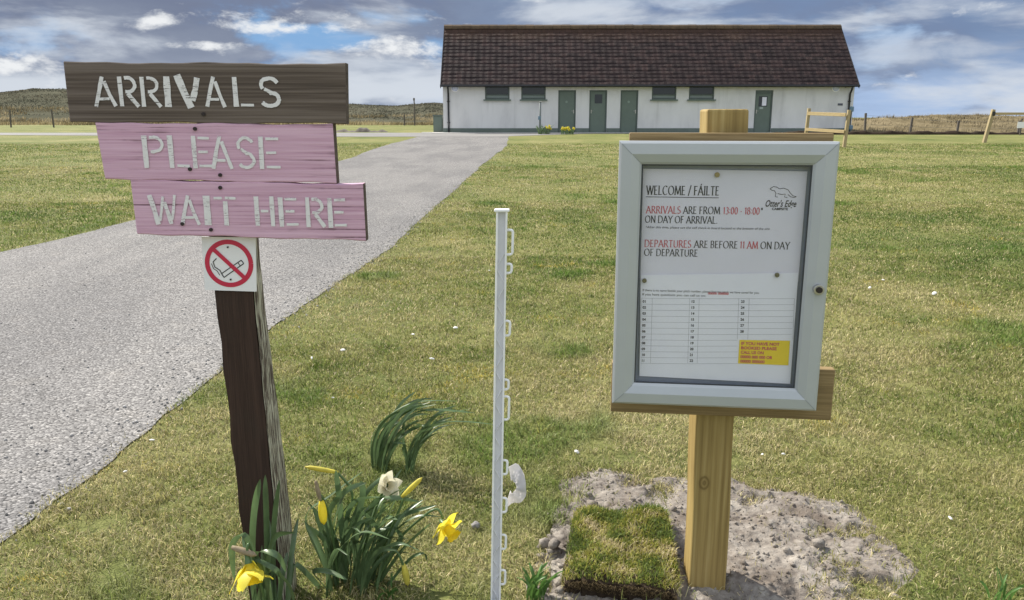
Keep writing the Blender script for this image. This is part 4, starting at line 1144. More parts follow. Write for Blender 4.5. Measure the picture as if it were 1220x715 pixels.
# square of turf laid on the soil
sd_c = [(P(671, 694, 1.45).x, 1.462), (P(812, 702, 1.45).x-.006, 1.440), (P(800, 615, 1.76).x-.012, 1.765), (P(688, 611, 1.76).x, 1.775)]
sod = empty('turf_sod', (.21, 1.55, 0), 'lifted square of yellow green turf lying left of the notice board post', 'turf')
def sod_xy(u, v):
    (a, b, c, d) = sd_c
    return ((1-v)*((1-u)*a[0]+u*b[0])+v*((1-u)*d[0]+u*c[0]), (1-v)*((1-u)*a[1]+u*b[1])+v*((1-u)*d[1]+u*c[1]))
mb = MB(); n = 22; SODZ = .052
def sod_top(u, v): return SODZ+.006*math.sin(u*5+v*3)+.004*math.sin(u*11-v*7)-.018*(max(0, abs(u-.5)-.40)/.1)**2*.6-.018*(max(0, abs(v-.5)-.40)/.1)**2*.5
edge = []
for j in range(n+1):
    for i in range(n+1):
        u, v = i/n, j/n; x, y = sod_xy(u, v); q5 = 1 if (i in (0, n) or j in (0, n)) else 0; ex = q5*random.uniform(-.007, .007)
        mb.v.append((x+ex-.21, y+ex-1.55, sod_top(u, v)-.012))
for j in range(n):
    for i in range(n):
        a = j*(n+1)+i; mb.f.append((a, a+1, a+n+2, a+n+1))
bd = [i for i in range(n+1)]+[j*(n+1)+n for j in range(1, n+1)]+[n*(n+1)+i for i in range(n-1, -1, -1)]+[j*(n+1) for j in range(n-1, 0, -1)]
k0 = len(mb.v)
for lev in range(1, 4):
    for q_ in bd:
        x, y, z = mb.v[q_]; s = 1+.02*lev; mb.v.append((x*(1+random.uniform(-.03, .02)), y*(1+random.uniform(-.03, .02)), z+(-.03-z)*lev/3))
nb_ = len(bd)
for lev in range(3):
    for i in range(nb_):
        i2 = (i+1) % nb_
        A = (bd[i], bd[i2]) if lev == 0 else (k0+(lev-1)*nb_+i, k0+(lev-1)*nb_+i2); Bq = (k0+lev*nb_+i, k0+lev*nb_+i2)
        mb.f.append((A[0], Bq[0], Bq[1], A[1]))
fixn(mb.build('root_mat', dark_soil, sod))
nS = 9000; uu = RNG.uniform(-.02, 1.02, nS); vv = RNG.uniform(.0, 1.02, nS)
pts = np.array([(*sod_xy(u, v), sod_top(u, v)-.012) for u, v in zip(uu, vv)])-np.array([.21, 1.55, 0])
pal = np.array([(.34, .33, .06), (.21, .25, .045), (.46, .41, .14), (.56, .48, .28), (.12, .165, .035)])
pn_ = np.clip(((fbm(pts[:, 0], pts[:, 1], .05, 3)-.3)*2.2+RNG.normal(0, .22, nS))*5, 0, 4).astype(int)
cs = pal[np.array([4, 1, 0, 2, 3])[pn_]]*RNG.uniform(.75, 1.2, (nS, 1))
gs = link('grass', blade_mesh('grass', pts, RNG.uniform(.008, .021, nS), RNG.uniform(.0012, .0022, nS), RNG.uniform(0, 6.28, nS), RNG.uniform(.4, 1.45, nS), cs), grass_m, sod); gs['kind'] = 'stuff'
# root hairs hanging off the front edge
nR = 900; uu = RNG.uniform(0, 1, nR)
pts = np.array([(sod_xy(u, 0)[0], sod_xy(u, 0)[1]-.003, sod_top(u, 0)-.016-random.uniform(0, .02)) for u in uu])-np.array([.21, 1.55, 0])
cs = np.array([(.20, .15, .08)])*RNG.uniform(.4, 1.4, (nR, 1))
link('roots', blade_mesh('roots', pts, RNG.uniform(.008, .022, nR), RNG.uniform(.0006, .0012, nR), RNG.uniform(-2.6, -.5, nR), RNG.uniform(1.2, 1.5, nR), cs), grass_m, sod)['kind'] = 'stuff'

# loose chippings kicked on to the road's edge
VV = []; TT = []; k = 0
while k < 1500:
    y = random.uniform(1.5, 9) if k < 1100 else random.uniform(3, 12); x = float(road_right(y)) + abs(random.gauss(0, .10))*random.choice([-1, -1, -1, .35])
    if k % 7 == 0: y = random.uniform(1.9, 6); x = random.uniform(max(float(road_left(y)) if y > RL[0, 1] else -6, -.7*y), float(road_right(y)))
    r = random.choice([.002, .0025, .003, .004, .005, .006])
    v = cv*(1+RNG.uniform(-.35, .35, (len(cv), 1)))*r*RNG.uniform(.6, 1.2, (1, 3))
    TT.append(cf+len(VV)*len(cv)); VV.append(v+np.array([x, y, gz(y)+.006])); k += 1
tag(link('loose_gravel', big_mesh('loose_gravel', np.concatenate(VV), np.concatenate(TT)), plain('pale chipping', (.34, .325, .305), .9, 0, .35, 40)), kind='stuff')

# ------------------------------------------------------------------ lawn grass
def lawn_blades():
    strata = [(1.05, 2.1, 46000), (2.1, 3.3, 29000), (3.3, 5.5, 13000), (5.5, 9, 5200), (9, 15, 1700), (15, 26, 450)]
    BA = []; 
    for (y0, y1, den) in strata:
        w1 = .68*y1+.55; n = int((y1-y0)*2*w1*den)
        y = RNG.uniform(y0, y1, n); x = RNG.uniform(-w1, w1, n)
        k = np.abs(x) < .68*y+.55; BA.append(np.c_[x[k], y[k]])
    p = np.concatenate(BA); x, y = p[:, 0], p[:, 1]
    rd = road_dist(x, y)
    keep = rd < RNG.normal(.0, .018, len(x))
    sm = soil_mask(x, y); keep &= sm < RNG.uniform(.10, .85, len(x))*np.where(RNG.uniform(0, 1, len(x)) < .05, 4, 1)
    u = (x-.205)/.13; v = (y-1.60)/.17; keep &= ~((np.abs(u) < .95) & (np.abs(v) < .95))
    thin = fbm(x, y, .10, 71); keep &= thin > RNG.uniform(.16, .42, len(x))
    x, y = x[keep], y[keep]; n = len(x)
    g1 = fbm(x, y, .9, 81); g2 = fbm(x, y, .16, 83); g3 = fbm(x, y, 3.2, 85)
    v = .38*g1+.34*g2+.28*g3+RNG.normal(0, .055, n)
    stops = np.array([.30, .42, .50, .58, .70]); cc_ = np.array([(.084, .142, .028), (.142, .192, .042), (.228, .245, .070), (.33, .308, .120), (.48, .43, .22)])
    col = np.stack([np.interp(v, stops, cc_[:, i]) for i in range(3)], 1)
    st = RNG.uniform(0, 1, n) < .16+.20*np.clip((g1-.45)*4, 0, 1)
    col[st] = np.array([(.56, .47, .28)])*RNG.uniform(.55, 1.25, (st.sum(), 1))
    lush = np.clip((fbm(x, y, .5, 91)-.60)*8, 0, 1)
    col = col*(1-lush[:, None]*.7)+np.array([(.11, .20, .032)])*lush[:, None]*.7
    gold = np.clip((fbm(x, y, .28, 95)-.70)*10, 0, 1)*(RNG.uniform(0, 1, n) < .35)
    col = col*(1-gold[:, None])+np.array([(.46, .37, .08)])*gold[:, None]
    col *= RNG.uniform(.40, 1.60, (n, 1))  # random blade tone, spread widened to imitate sunlit blades over dark gaps
    dist = y
    length = RNG.uniform(.010, .026, n)*(1+.6*lush)*np.clip(.9+.03*dist, 1, 1.5)
    # longer straggling tufts
    tf = fbm(x, y, .22, 99) > .63; length[tf] *= 1.35
    width = RNG.uniform(.0013, .0023, n)*np.clip((dist/1.8)**.75, 1, 7)
    az = RNG.uniform(0, 2*np.pi, n); le = np.clip(RNG.normal(.85, .35, n), .1, 1.45); le[st] = np.clip(RNG.normal(1.25, .2, st.sum()), .6, 1.5)
    z = np.maximum(ground_z(x, y), np.where(soil_mask(x, y) > 0, soil_z(x, y), -9))-.002
    return blade_mesh('grass', np.c_[x, y, z], length, width, az, le, col)
tag(link('grass', lawn_blades(), grass_m), 'short patchy lawn grass with straw coloured dead blades', 'grass', kind='stuff')

def field(name, n, xr, yr, zf, lr, wr, pal, keepf, label, m=rough_m, clump=0, leanm=.5):
    x = RNG.uniform(*xr, n); y = RNG.uniform(*yr, n)
    if clump:
        cxs = RNG.uniform(*xr, clump); cys = RNG.uniform(*yr, clump); i = RNG.integers(0, clump, n)
        x = cxs[i]+RNG.normal(0, .28, n); y = cys[i]+RNG.normal(0, .28, n)
    k = keepf(x, y); x, y = x[k], y[k]; n = len(x)
    pal = np.array(pal); pick = np.clip(((fbm(x, y, 4, 7)-.25)*2+RNG.normal(0, .2, n))*len(pal), 0, len(pal)-1).astype(int)
    col = pal[pick]*RNG.uniform(.65, 1.3, (n, 1))
    me = blade_mesh(name, np.c_[x, y, zf(x, y)-.02], RNG.uniform(*lr, n), RNG.uniform(*wr, n), RNG.normal(-.3, 1.0, n), np.abs(RNG.normal(leanm, .3, n)), col)
    return tag(link(name, me, m), label, 'grass', kind='stuff')
TAN = [(.13, .105, .055), (.24, .19, .10), (.36, .29, .165), (.44, .36, .21)]
DARK = [(.062, .066, .048), (.084, .084, .062), (.112, .105, .076), (.15, .134, .094)]
DUNE = [(.075, .065, .040), (.15, .122, .072), (.24, .195, .118), (.33, .275, .175)]
field('dune_grass', 60000, (13.5, 85), (38.5, 95), dune_z, (.10, .28), (.015, .035), DUNE, lambda x, y: (np.abs(x) < .75*y+4), 'pale dry marram grass over the dunes beyond the lawn', clump=2600)
field('dry_grass', 42000, (-80, 6), (80, 112), lambda x, y: np.where(y < 84, gza(y), np.maximum(hill_z(x, y), .2)), (.18, .48), (.03, .07), TAN, lambda x, y: fbm(x, y, 9, 5) > .40, 'band of tall dry yellow grass below the dark hill')
field('heather', 70000, (-125, 12), (104, 172), hill_z, (.08, .24), (.08, .20), DARK, lambda x, y: fbm(x, y, 7, 15) > .35, 'dark heather scrub over the hill', leanm=.7)

# long low dark ridge at the lawn's edge, right of the building
mb = MB(); n = 60
for i in range(n+1):
    x = 11.2+14.5*i/n; f_ = min(1, i/4, (n-i)/20); h_ = (.14+.035*math.sin(i*1.1)+.02*math.sin(i*2.7))*f_
    for (dy, dz) in ((0, -.02), (.07, h_*.85), (.3, h_), (.8, -.02)): mb.v.append((x, 36.6+dy+.05*math.sin(i*.8), .20+dz))
for i in range(n):
    for k in range(3): mb.f.append((i*4+k, (i+1)*4+k, (i+1)*4+k+1, i*4+k+1))
tag(mb.build('dark_ridge', dark_soil, None, True), kind='structure')
mb = MB(); n = 40; a_ = P(400, 155, 43); b_ = P(462, 155, 43)
for i in range(n+1):
    x = a_.x+(b_.x-a_.x)*i/n; f_ = math.sin(math.pi*i/n)**.5; h_ = (.15+.09*math.sin(i*.37)+.03*math.sin(i*1.1))*f_
    for (dy, dz) in ((0, -.02), (.2, h_*.8), (.5, h_), (1.0, -.02)): mb.v.append((x, 42.4+dy, .21+dz))
for i in range(n):
    for k in range(3): mb.f.append((i*4+k, (i+1)*4+k, (i+1)*4+k+1, i*4+k+1))
tag(mb.build('spoil_heap', plain('grey brown spoil', (.10, .085, .07), .95, 0, .4, 5, .03), None, True), kind='structure')

# ------------------------------------------------------------------ timber fences in the field
def fence_post(h, w, name, m, parent, x, y, tilt=0.0):
    mb = MB(); mb.box((0, 0, h/2-.15), (w, w, h+.3)); o = mb.build(name, m, parent, bevel=.006); o.location = (x, y, 0); o.rotation_euler = (0, tilt, 0); return o
pa = G(1005.5, 176); pl_ = P(960.5, 150, pa.y+1.6)
fa = empty('rail_fence', (pa.x, pa.y, pa.z), 'short two rail timber fence standing in front of the right end of the building', 'fence')
dxl = pl_.x-pa.x; dyl = 1.6; Lf = math.hypot(dxl, dyl); ang = math.atan2(dyl, dxl)
fence_post(P(1008, 131, pa.y).z-pa.z, .085, 'post', fence_post_w, fa, 0, 0, R(3))
fence_post(P(962, 129, pa.y+1.6).z-pa.z, .085, 'post', fence_post_w, fa, dxl, dyl, R(2.5))
for (py, zz) in ((136, 0), (155.5, 0)):
    z = P(985, py, pa.y+.8).z-pa.z; mb = MB(); mb.box((0, 0, 0), (Lf-.05, .035, .10 if py < 140 else .09)); o = mb.build('rail', fence_wood, fa, bevel=.006)
    o.location = (dxl/2-.03, dyl/2-.05, z); o.rotation_euler = (0, R(1.5), ang+math.pi)
pb_ = G(1172.5, 170)
fb = empty('rail_fence', (pb_.x, pb_.y, pb_.z), 'single rail timber fence at the far right edge of the lawn', 'fence')
fence_post(P(1180, 130, pb_.y).z-pb_.z, .10, 'post', fence_post_w, fb, 0, 0, R(9))
zr = P(1180, 135.5, pb_.y).z-pb_.z
mb = MB(); mb.box((0, 0, 0), (3.0, .045, .08)); o = mb.build('rail', fence_wood, fb, bevel=.006); o.location = (1.72, .06, zr)
mb = MB(); mb.box((.17, -.01, zr), (.10, .10, .14)); mb.build('bracket', black_m, fb, bevel=.01)
fence_post(1.15, .10, 'post', fence_post_w, fb, 3.1, .1, R(1))
# wire fence along the dunes
def wire_fence(label, posts, Ys, hs, m, w=.09):
    base_ = [P(px, 150, Yq) for px, Yq in zip(posts, Ys)]
    fe = empty('wire_fence', (base_[0].x, base_[0].y, .2), label, 'fence')
    tops = []
    for b_, h in zip(base_, hs):
        fence_post(h, w, 'post', m, fe, b_.x-base_[0].x, b_.y-base_[0].y, random.uniform(-.06, .06)); tops.append(Vector((b_.x-base_[0].x, b_.y-base_[0].y-.05, h)))
    mb = MB()
    for f_ in (.45, .9):
        for a, b in zip(tops[:-1], tops[1:]): mb.tube([(a.x, a.y, a.z*f_), (b.x, b.y, b.z*f_)], .004, 5, False)
    mb.build('wire', plain('galvanised wire', (.25, .25, .25), .5, .6), fe); return fe
wire_fence('wire fence on weathered posts along the edge of the dunes', [1031, 1085, 1141, 1214], [38, 38, 37.5, 37], [.95, .75, .62, .62], grey_post_w, .085)
wire_fence('old wire fence on thin posts below the dark hill', [-45, 13, 64, 118], [62, 62, 62, 62], [1.35, 1.30, 1.35, 1.3], grey_post_w, .085)
pp = P(494, 148, 78)
pl = empty('marker_pole', (pp.x, 78, .2), 'tall thin pole standing alone in the dry grass left of the building', 'pole')
mb = MB(); mb.tube([(0, 0, -.3), (.02, 0, 1.4), (0, 0, 2.55)], [.075, .065, .05], 8); mb.build('shaft', grey_post_w, pl)
mb = MB(); mb.box((0, 0, 2.42), (.16, .10, .22)); mb.build('cap', grey_post_w, pl, bevel=.02)
p2 = P(482, 148, 78); pl2 = empty('short_post', (p2.x, 78, .2), 'short weathered post beside the tall thin pole', 'post')
mb = MB(); mb.tube([(0, 0, -.3), (0, 0, 1.0)], [.08, .07], 8); mb.build('shaft', grey_post_w, pl2); mb = MB(); mb.tube([(0, 0, 1.0), (0, 0, 1.06)], [.07, .04], 8); mb.build('top', grey_post_w, pl2)
# distant white sign at the right edge
ps = P(1217, 149, 36); sg2 = empty('small_sign', (ps.x, 36, .2), 'small white sign on a stake at the edge of the dunes', 'sign')
mb = MB(); mb.box((0, .02, .25), (.06, .03, .9)); mb.build('stake', grey_post_w, sg2)
mb = MB(); mb.box((0, 0, ps.z-.2), (.36, .012, .26)); mb.build('panel', plate_m, sg2, bevel=.004)
# slim post in front of the wall and the tap by the downpipe
g1 = P(643, 158.5, 37.6); sp_ = empty('water_standpipe', (g1.x, 37.6, .21), 'slim grey post standing in daffodils before the white wall', 'standpipe')
h_ = P(644, 121, 37.6).z-.21
mb = MB(); mb.tube([(0, 0, -.1), (.01, 0, .5), (.02, 0, h_)], [.05, .048, .042], 10); mb.build('shaft', plain('weathered grey', (.15, .17, .17), .7), sp_, True)
mb = MB(); mb.box((.02, -.005, h_-.01), (.11, .10, .04)); mb.build('cap', plain('pale cap', (.4, .4, .38), .7), sp_, bevel=.01)
mb = MB(); mb.box((-.02, -.05, .72), (.12, .10, .16)); mb.build('tap', blue_m, sp_, bevel=.01)
g2 = P(1012, 158, 39.4); t_ = empty('water_tap', (g2.x, 39.4, .21), 'blue grey tap pipe by the right downpipe behind the rail fence', 'tap')
z1 = P(1011, 127.5, 39.4).z-.21
mb = MB(); mb.tube([(0, 0, -.05), (0, 0, z1-.18)], .03, 8); mb.build('pipe', black_m, t_)
mb = MB(); mb.box((0, -.02, z1-.1), (.17, .14, .24)); mb.build('valve', blue_m, t_, bevel=.03)
mb = MB(); mb.box((.03, -.02, .28), (.18, .14, .20)); mb.build('drain_valve', blue_m, t_, bevel=.03)

# ------------------------------------------------------------------ daffodils
def strap(mb, pts, w, fold=.25, twist=0.0):
    """one strap leaf along a smooth curve through pts: V-folded ribbon, both faces modelled by a little thickness"""
    w *= .84; P_ = [Vector(p) for p in pts]; C = []
    for i in range(len(P_)-1):
        a = P_[max(i-1, 0)]; b = P_[i]; c = P_[i+1]; d = P_[min(i+2, len(P_)-1)]
        for k in range(6):
            t = k/6
            C.append(.5*((2*b)+(-a+c)*t+(2*a-5*b+4*c-d)*t*t+(-a+3*b-3*c+d)*t**3))
    C.append(P_[-1]); n = len(C)
    base_side = random.uniform(0, math.pi)
    s = Vector((math.cos(base_side), math.sin(base_side)*.6, 0))
    k0 = len(mb.v)
    for i, p in enumerate(C):
        t = (C[min(i+1, n-1)]-C[max(i-1, 0)]).normalized()
        s2 = (s-t*s.dot(t));
        s2 = s2.normalized() if s2.length > 1e-4 else t.orthogonal().normalized()
        s2 = Matrix.Rotation(twist*i/n, 3, t) @ s2
        nn = t.cross(s2); u = i/(n-1)
        ww = w/2*min(1, .55+1.6*u)*(1 if u < .78 else max(.06, math.cos((u-.78)/.22*math.pi/2)**.8))
        mb.v += [tuple(p+s2*ww+nn*ww*fold), tuple(p+s2*ww*.1-nn*.0006), tuple(p-s2*ww+nn*ww*fold)]
    for i in range(n-1):
        a = k0+i*3
        mb.f += [(a, a+1, a+4, a+3), (a+1, a+2, a+5, a+4)]
def rnd_leaf(mb, b, az, ln, w, bend, tip=.0):
    """leaf rising from b, leaning over towards azimuth az"""
    d = Vector((math.cos(az), math.sin(az), 0)); pts = [b]; p = Vector(b); a = R(random.uniform(4, 14)); n = 5
    for i in range(n):
        p = p+(Vector((0, 0, 1))*math.cos(a)+d*math.sin(a))*ln/n; a = min(a+bend*(.3+.9*i/n)+(tip if i >= 3 else 0), R(104)); pts.append(Vector(p))
    strap(mb, pts, w, random.uniform(.1, .4), random.uniform(-.8, .8))
def flower(parent, pos, facing, size, petal=petal_m, tr=trumpet_m, closed=0.0):
    """daffodil head: six petals and a frilled trumpet; facing is the direction the trumpet opens"""
    q = Vector(facing).to_track_quat('Z', 'Y').to_matrix().to_4x4(); M = Matrix.Translation(Vector(pos)) @ q
    mp = MB()
    for k in range(6):
        a = k*math.pi/3+(.1 if k % 2 else 0); n = 6; vs = []
        for i in range(n+1):
            u = i/n; r = size*.10+size*.46*u*(1-.35*closed); wv = size*.235*math.sin(math.pi*min(1, .12+u*.88))**.8*(1-.3*u)
            z = size*(.04+(.10+.55*closed)*u+.06*math.sin(u*5+k)) - (.0006 if k % 2 else 0)
            for s in (-1, 0, 1):
                th = a+s*wv/max(r, size*.1); vs.append((r*math.cos(th), r*math.sin(th), z-abs(s)*size*.03*(1 if k % 2 else -1)))
        fs = [(i*3+j, i*3+j+1, i*3+j+4, i*3+j+3) for i in range(n) for j in (0, 1)]
        mp.add(vs, fs, M)
    mt = MB(); n = 20; prof = [(.0, .09), (.12, .12), (.26, .145), (.38, .17), (.44, .22)]; vs = []
    for (z, r) in prof:
        for k in range(n):
            fr = 1+(.12*math.sin(k*2*math.pi/n*6) if z > .4 else 0)
            a = 2*math.pi*k/n; vs.append((size*r*fr*math.cos(a), size*r*fr*math.sin(a), size*z*(1+.03*math.sin(k*3))))
    fs = [(i*n+k, i*n+(k+1) % n, (i+1)*n+(k+1) % n, (i+1)*n+k) for i in range(4) for k in range(n)]; fs.append(tuple(range(n-1, -1, -1)))
    mt.add(vs, fs, M)
    fo_ = mp.build('flower', petal, parent, True)
    mt.build('trumpet', tr, fo_, True)
    ms_ = MB(); ms_.tube([M @ Vector((0, 0, -size*.22)), M @ Vector((0, 0, -size*.06)), M @ Vector((0, 0, size*.05))], [size*.05, size*.07, size*.10], 8); ms_.build('ovary', daff_stem, fo_, True)
    return fo_
def bud(parent, a, b, r, m, lab=None):
    mb = MB(); a, b = Vector(a), Vector(b); n = 7
    pts = [a.lerp(b, i/n) for i in range(n+1)]; rad = [r*(.35+.65*math.sin(math.pi*min(1, .08+.84*i/n))**.8) if i < n else r*.12 for i in range(n+1)]
    mb.tube(pts, rad, 9); o = mb.build('bud', m, parent, True)
    if lab: o['label'] = lab
    return o
def stem(mb, pts, r=.0026):
    P_ = [Vector(p) for p in pts]; C = []
    for i in range(len(P_)-1):
        a = P_[max(i-1, 0)]; b = P_[i]; c = P_[i+1]; d = P_[min(i+2, len(P_)-1)]
        for k in range(5):
            t = k/5; C.append(.5*((2*b)+(-a+c)*t+(2*a-5*b+4*c-d)*t*t+(-a+3*b-3*c+d)*t**3))
    C.append(P_[-1]); mb.tube(C, r, 7)
def at(o, plist): return [P(*p)-Vector(o.location) for p in plist]

# clump at the foot of the arrivals sign
A0 = Vector((P(320, 712, 1.345).x, 1.345, 0))
da = empty('daffodil_plant', A0, 'daffodil clump in front of the brown sign post with one large yellow trumpet flower', 'flower', 'daffodils by the signs')
lm = MB()
for pts, w in (
    ([(305, 740, 1.35), (301, 660, 1.345), (303, 610, 1.34), (310, 571, 1.34)], .014),
    ([(318, 740, 1.36), (319, 670, 1.35), (318, 610, 1.345), (316, 566, 1.35)], .016),
    ([(330, 745, 1.35), (326, 680, 1.35), (327, 625, 1.345), (333, 572, 1.345)], .013),
    ([(322, 745, 1.34), (308, 690, 1.33), (294, 640, 1.32), (277, 648, 1.31), (279, 690, 1.31)], .014),
    ([(326, 745, 1.33), (318, 690, 1.31), (304, 660, 1.30), (330, 661, 1.29), (341, 682, 1.29)], .013),
    ([(330, 745, 1.33), (335, 690, 1.31), (318, 672, 1.30), (292, 662, 1.30)], .012),
    ([(312, 745, 1.35), (318, 680, 1.345), (328, 640, 1.34), (352, 634, 1.33)], .012),
    ([(300, 748, 1.34), (312, 700, 1.32), (322, 678, 1.31), (345, 700, 1.30), (350, 730, 1.30)], .012)):
    strap(lm, at(da, pts), w, .25, random.uniform(-.5, .5))
for k in range(6): rnd_leaf(lm, (random.uniform(-.02, .03), random.uniform(-.02, .02), 0), random.uniform(1.2, 2.2), random.uniform(.14, .22), .012, R(random.uniform(4, 16)))
lm.build('leaves', daff_leaf, da, True)
sm_ = MB(); stem(sm_, at(da, [(322, 745, 1.33), (312, 700, 1.315), (302, 665, 1.30), (296, 648, 1.29), (294, 660, 1.285)])); sm_.build('stem', daff_stem, da, True)
fp = at(da, [(296, 672, 1.28)])[0]
flower(da, fp, (.20, -.40, -.75), .082, closed=.6)
bud(da, at(da, [(276, 652, 1.29)])[0], at(da, [(306, 662, 1.285)])[0], .006, spathe_m, 'papery pale sheath above the flower')

# big clump right of the sign
B0 = Vector((P(425, 706, 1.50).x, 1.50, 0))
db = empty('daffodil_plant', B0, 'large daffodil clump between the sign and white post with nodding buds and a starry flower', 'flower', 'daffodils by the signs')
lm = MB()
for pts, w in (
    ([(402, 720, 1.5), (398, 660, 1.5), (388, 630, 1.5), (378, 612, 1.5)], .013),
    ([(395, 720, 1.5), (372, 690, 1.48), (350, 672, 1.47), (346, 700, 1.46)], .012),
    ([(400, 718, 1.5), (388, 700, 1.45), (374, 682, 1.42), (390, 681, 1.40), (414, 691, 1.38)], .013),
    ([(415, 715, 1.5), (408, 640, 1.5), (404, 590, 1.5), (400, 560, 1.5)], .014),
    ([(420, 715, 1.5), (402, 650, 1.5), (392, 612, 1.49), (412, 585, 1.48), (436, 575, 1.48)], .013),
    ([(425, 715, 1.5), (424, 640, 1.51), (432, 590, 1.52), (430, 573, 1.52)], .015),
    ([(430, 715, 1.5), (440, 640, 1.5), (455, 600, 1.5), (478, 583, 1.5)], .013),
    ([(438, 715, 1.5), (448, 665, 1.5), (455, 640, 1.48), (443, 620, 1.47), (428, 606, 1.46)], .012),
    ([(440, 715, 1.5), (452, 660, 1.5), (470, 620, 1.5), (520, 602, 1.5)], .011),
    ([(442, 715, 1.5), (460, 672, 1.49), (478, 640, 1.48), (462, 628, 1.47), (440, 640, 1.46)], .012),
    ([(432, 715, 1.48), (424, 672, 1.46), (418, 645, 1.45), (414, 660, 1.44), (418, 674, 1.44)], .010),
    ([(436, 715, 1.5), (455, 690, 1.49), (480, 655, 1.48), (515, 622, 1.47)], .012),
    ([(445, 718, 1.5), (468, 690, 1.48), (490, 665, 1.46), (505, 660, 1.45), (508, 668, 1.45)], .009),
    ([(408, 716, 1.52), (380, 660, 1.52), (365, 615, 1.53), (395, 590, 1.53), (432, 562, 1.53)], .012),
    ([(412, 716, 1.51), (410, 650, 1.51), (420, 600, 1.5), (458, 592, 1.49), (500, 598, 1.48)], .012)):
    strap(lm, at(db, pts), w, .22, random.uniform(-.5, .5))
for k in range(40):
    rnd_leaf(lm, (random.uniform(-.06, .05), random.uniform(-.05, .06), -.01), random.gauss(.05, .6), random.uniform(.15, .27), random.uniform(.008, .014), R(random.uniform(8, 32)), R(random.uniform(0, 14)))
for k in range(8):
    rnd_leaf(lm, (random.uniform(-.06, .0), random.uniform(-.05, .06), -.01), random.uniform(2.2, 4.0), random.uniform(.12, .20), random.uniform(.008, .013), R(random.uniform(4, 20)))
lm.build('leaves', daff_leaf, db, True)
sm_ = MB()
stem(sm_, at(db, [(405, 715, 1.5), (398, 650, 1.48), (390, 608, 1.46), (382, 590, 1.455), (383, 600, 1.45)]))
stem(sm_, at(db, [(440, 715, 1.5), (470, 650, 1.5), (505, 615, 1.5), (521, 607, 1.5), (528, 618, 1.495)]))
stem(sm_, at(db, [(442, 715, 1.5), (450, 690, 1.47), (467, 660, 1.455), (474, 659, 1.45), (481, 675, 1.45)]))
stem(sm_, at(db, [(412, 715, 1.5), (410, 640, 1.51), (420, 590, 1.52), (402, 563, 1.52)]))
stem(sm_, at(db, [(430, 715, 1.5), (462, 640, 1.49), (483, 590, 1.48)]))
stem(sm_, at(db, [(425, 715, 1.5), (435, 650, 1.52), (450, 600, 1.53), (458, 584, 1.53)]))
sm_.build('stem', daff_stem, db, True)
flower(db, at(db, [(530, 626, 1.49)])[0], (.62, -.62, -.42), .072)
b_ = at(db, [(383, 597, 1.45), (386, 625, 1.445)]); bud(db, b_[0], b_[1], .0085, petal_m, 'fat yellow nodding bud')
b_ = at(db, [(376, 573, 1.455), (382, 598, 1.45)]); bud(db, b_[0], b_[1], .0045, spathe_m)
b_ = at(db, [(403, 563, 1.52), (363, 556, 1.52)]); bud(db, b_[0], b_[1], .0050, bud_m, 'slim pale bud pointing left')
b_ = at(db, [(481, 673, 1.45), (486, 698, 1.45)]); bud(db, b_[0], b_[1], .0070, bud_m, 'greenish yellow drooping bud')
b_ = at(db, [(479, 592, 1.48), (503, 569, 1.47)]); bud(db, b_[0], b_[1], .0055, bud_m, 'pointed green and yellow bud')
flower(db, at(db, [(459, 578, 1.53)])[0], (.5, -.6, .25), .062, wither_m, wither_m, closed=.35)

# clump further back, blown to the right
C0 = Vector((P(470, 562, 2.04).x, 2.05, 0))
dc = empty('daffodil_plant', C0, 'flowerless daffodil leaves blown over to one side, behind the large clump', 'flower', 'daffodils by the signs')
lm = MB()
for pts, w in (
    ([(444, 562, 2.05), (443, 525, 2.05), (458, 500, 2.05), (494, 480, 2.05), (545, 478, 2.05)], .014),
    ([(448, 565, 2.05), (452, 525, 2.05), (470, 500, 2.05), (500, 485, 2.05), (520, 480, 2.05)], .014),
    ([(452, 566, 2.04), (455, 530, 2.04), (474, 505, 2.04), (508, 489, 2.04), (566, 492, 2.04)], .013),
    ([(455, 567, 2.03), (462, 535, 2.03), (480, 512, 2.03), (514, 497, 2.03), (562, 487, 2.03)], .013),
    ([(450, 564, 2.07), (447, 530, 2.07), (455, 508, 2.07), (480, 504, 2.07), (512, 508, 2.07)], .012),
    ([(456, 567, 2.06), (466, 540, 2.06), (482, 518, 2.06), (500, 508, 2.06), (515, 511, 2.06)], .012),
    ([(446, 564, 2.05), (444, 540, 2.05), (450, 515, 2.05), (466, 495, 2.05), (498, 487, 2.05)], .013),
    ([(490, 570, 2.04), (493, 545, 2.04), (505, 518, 2.04), (534, 503, 2.04), (592, 506, 2.04)], .016),
    ([(488, 570, 2.05), (490, 550, 2.05), (500, 530, 2.05), (515, 508, 2.05), (520, 500, 2.05)], .011),
    ([(486, 568, 2.05), (484, 545, 2.05), (480, 520, 2.05), (482, 500, 2.05)], .010),
    ([(487, 570, 2.03), (485, 550, 2.03), (479, 532, 2.03)], .009)):
    strap(lm, at(dc, pts), w, .25, random.uniform(-.4, .4))
for k in range(26):
    c_ = random.random() < .75
    rnd_leaf(lm, (random.uniform(-.055, -.02) if c_ else random.uniform(.03, .05), random.uniform(-.04, .04), -.01), random.gauss(.1, .35), random.uniform(.16, .30), random.uniform(.008, .013), R(random.uniform(14, 34)), R(random.uniform(-8, 8)))
lm.build('leaves', daff_leaf, dc, True)
sm_ = MB(); stem(sm_, at(dc, [(487, 570, 2.04), (485, 545, 2.04), (482, 528, 2.04)]), .0024); sm_.build('stem', daff_stem, dc, True)

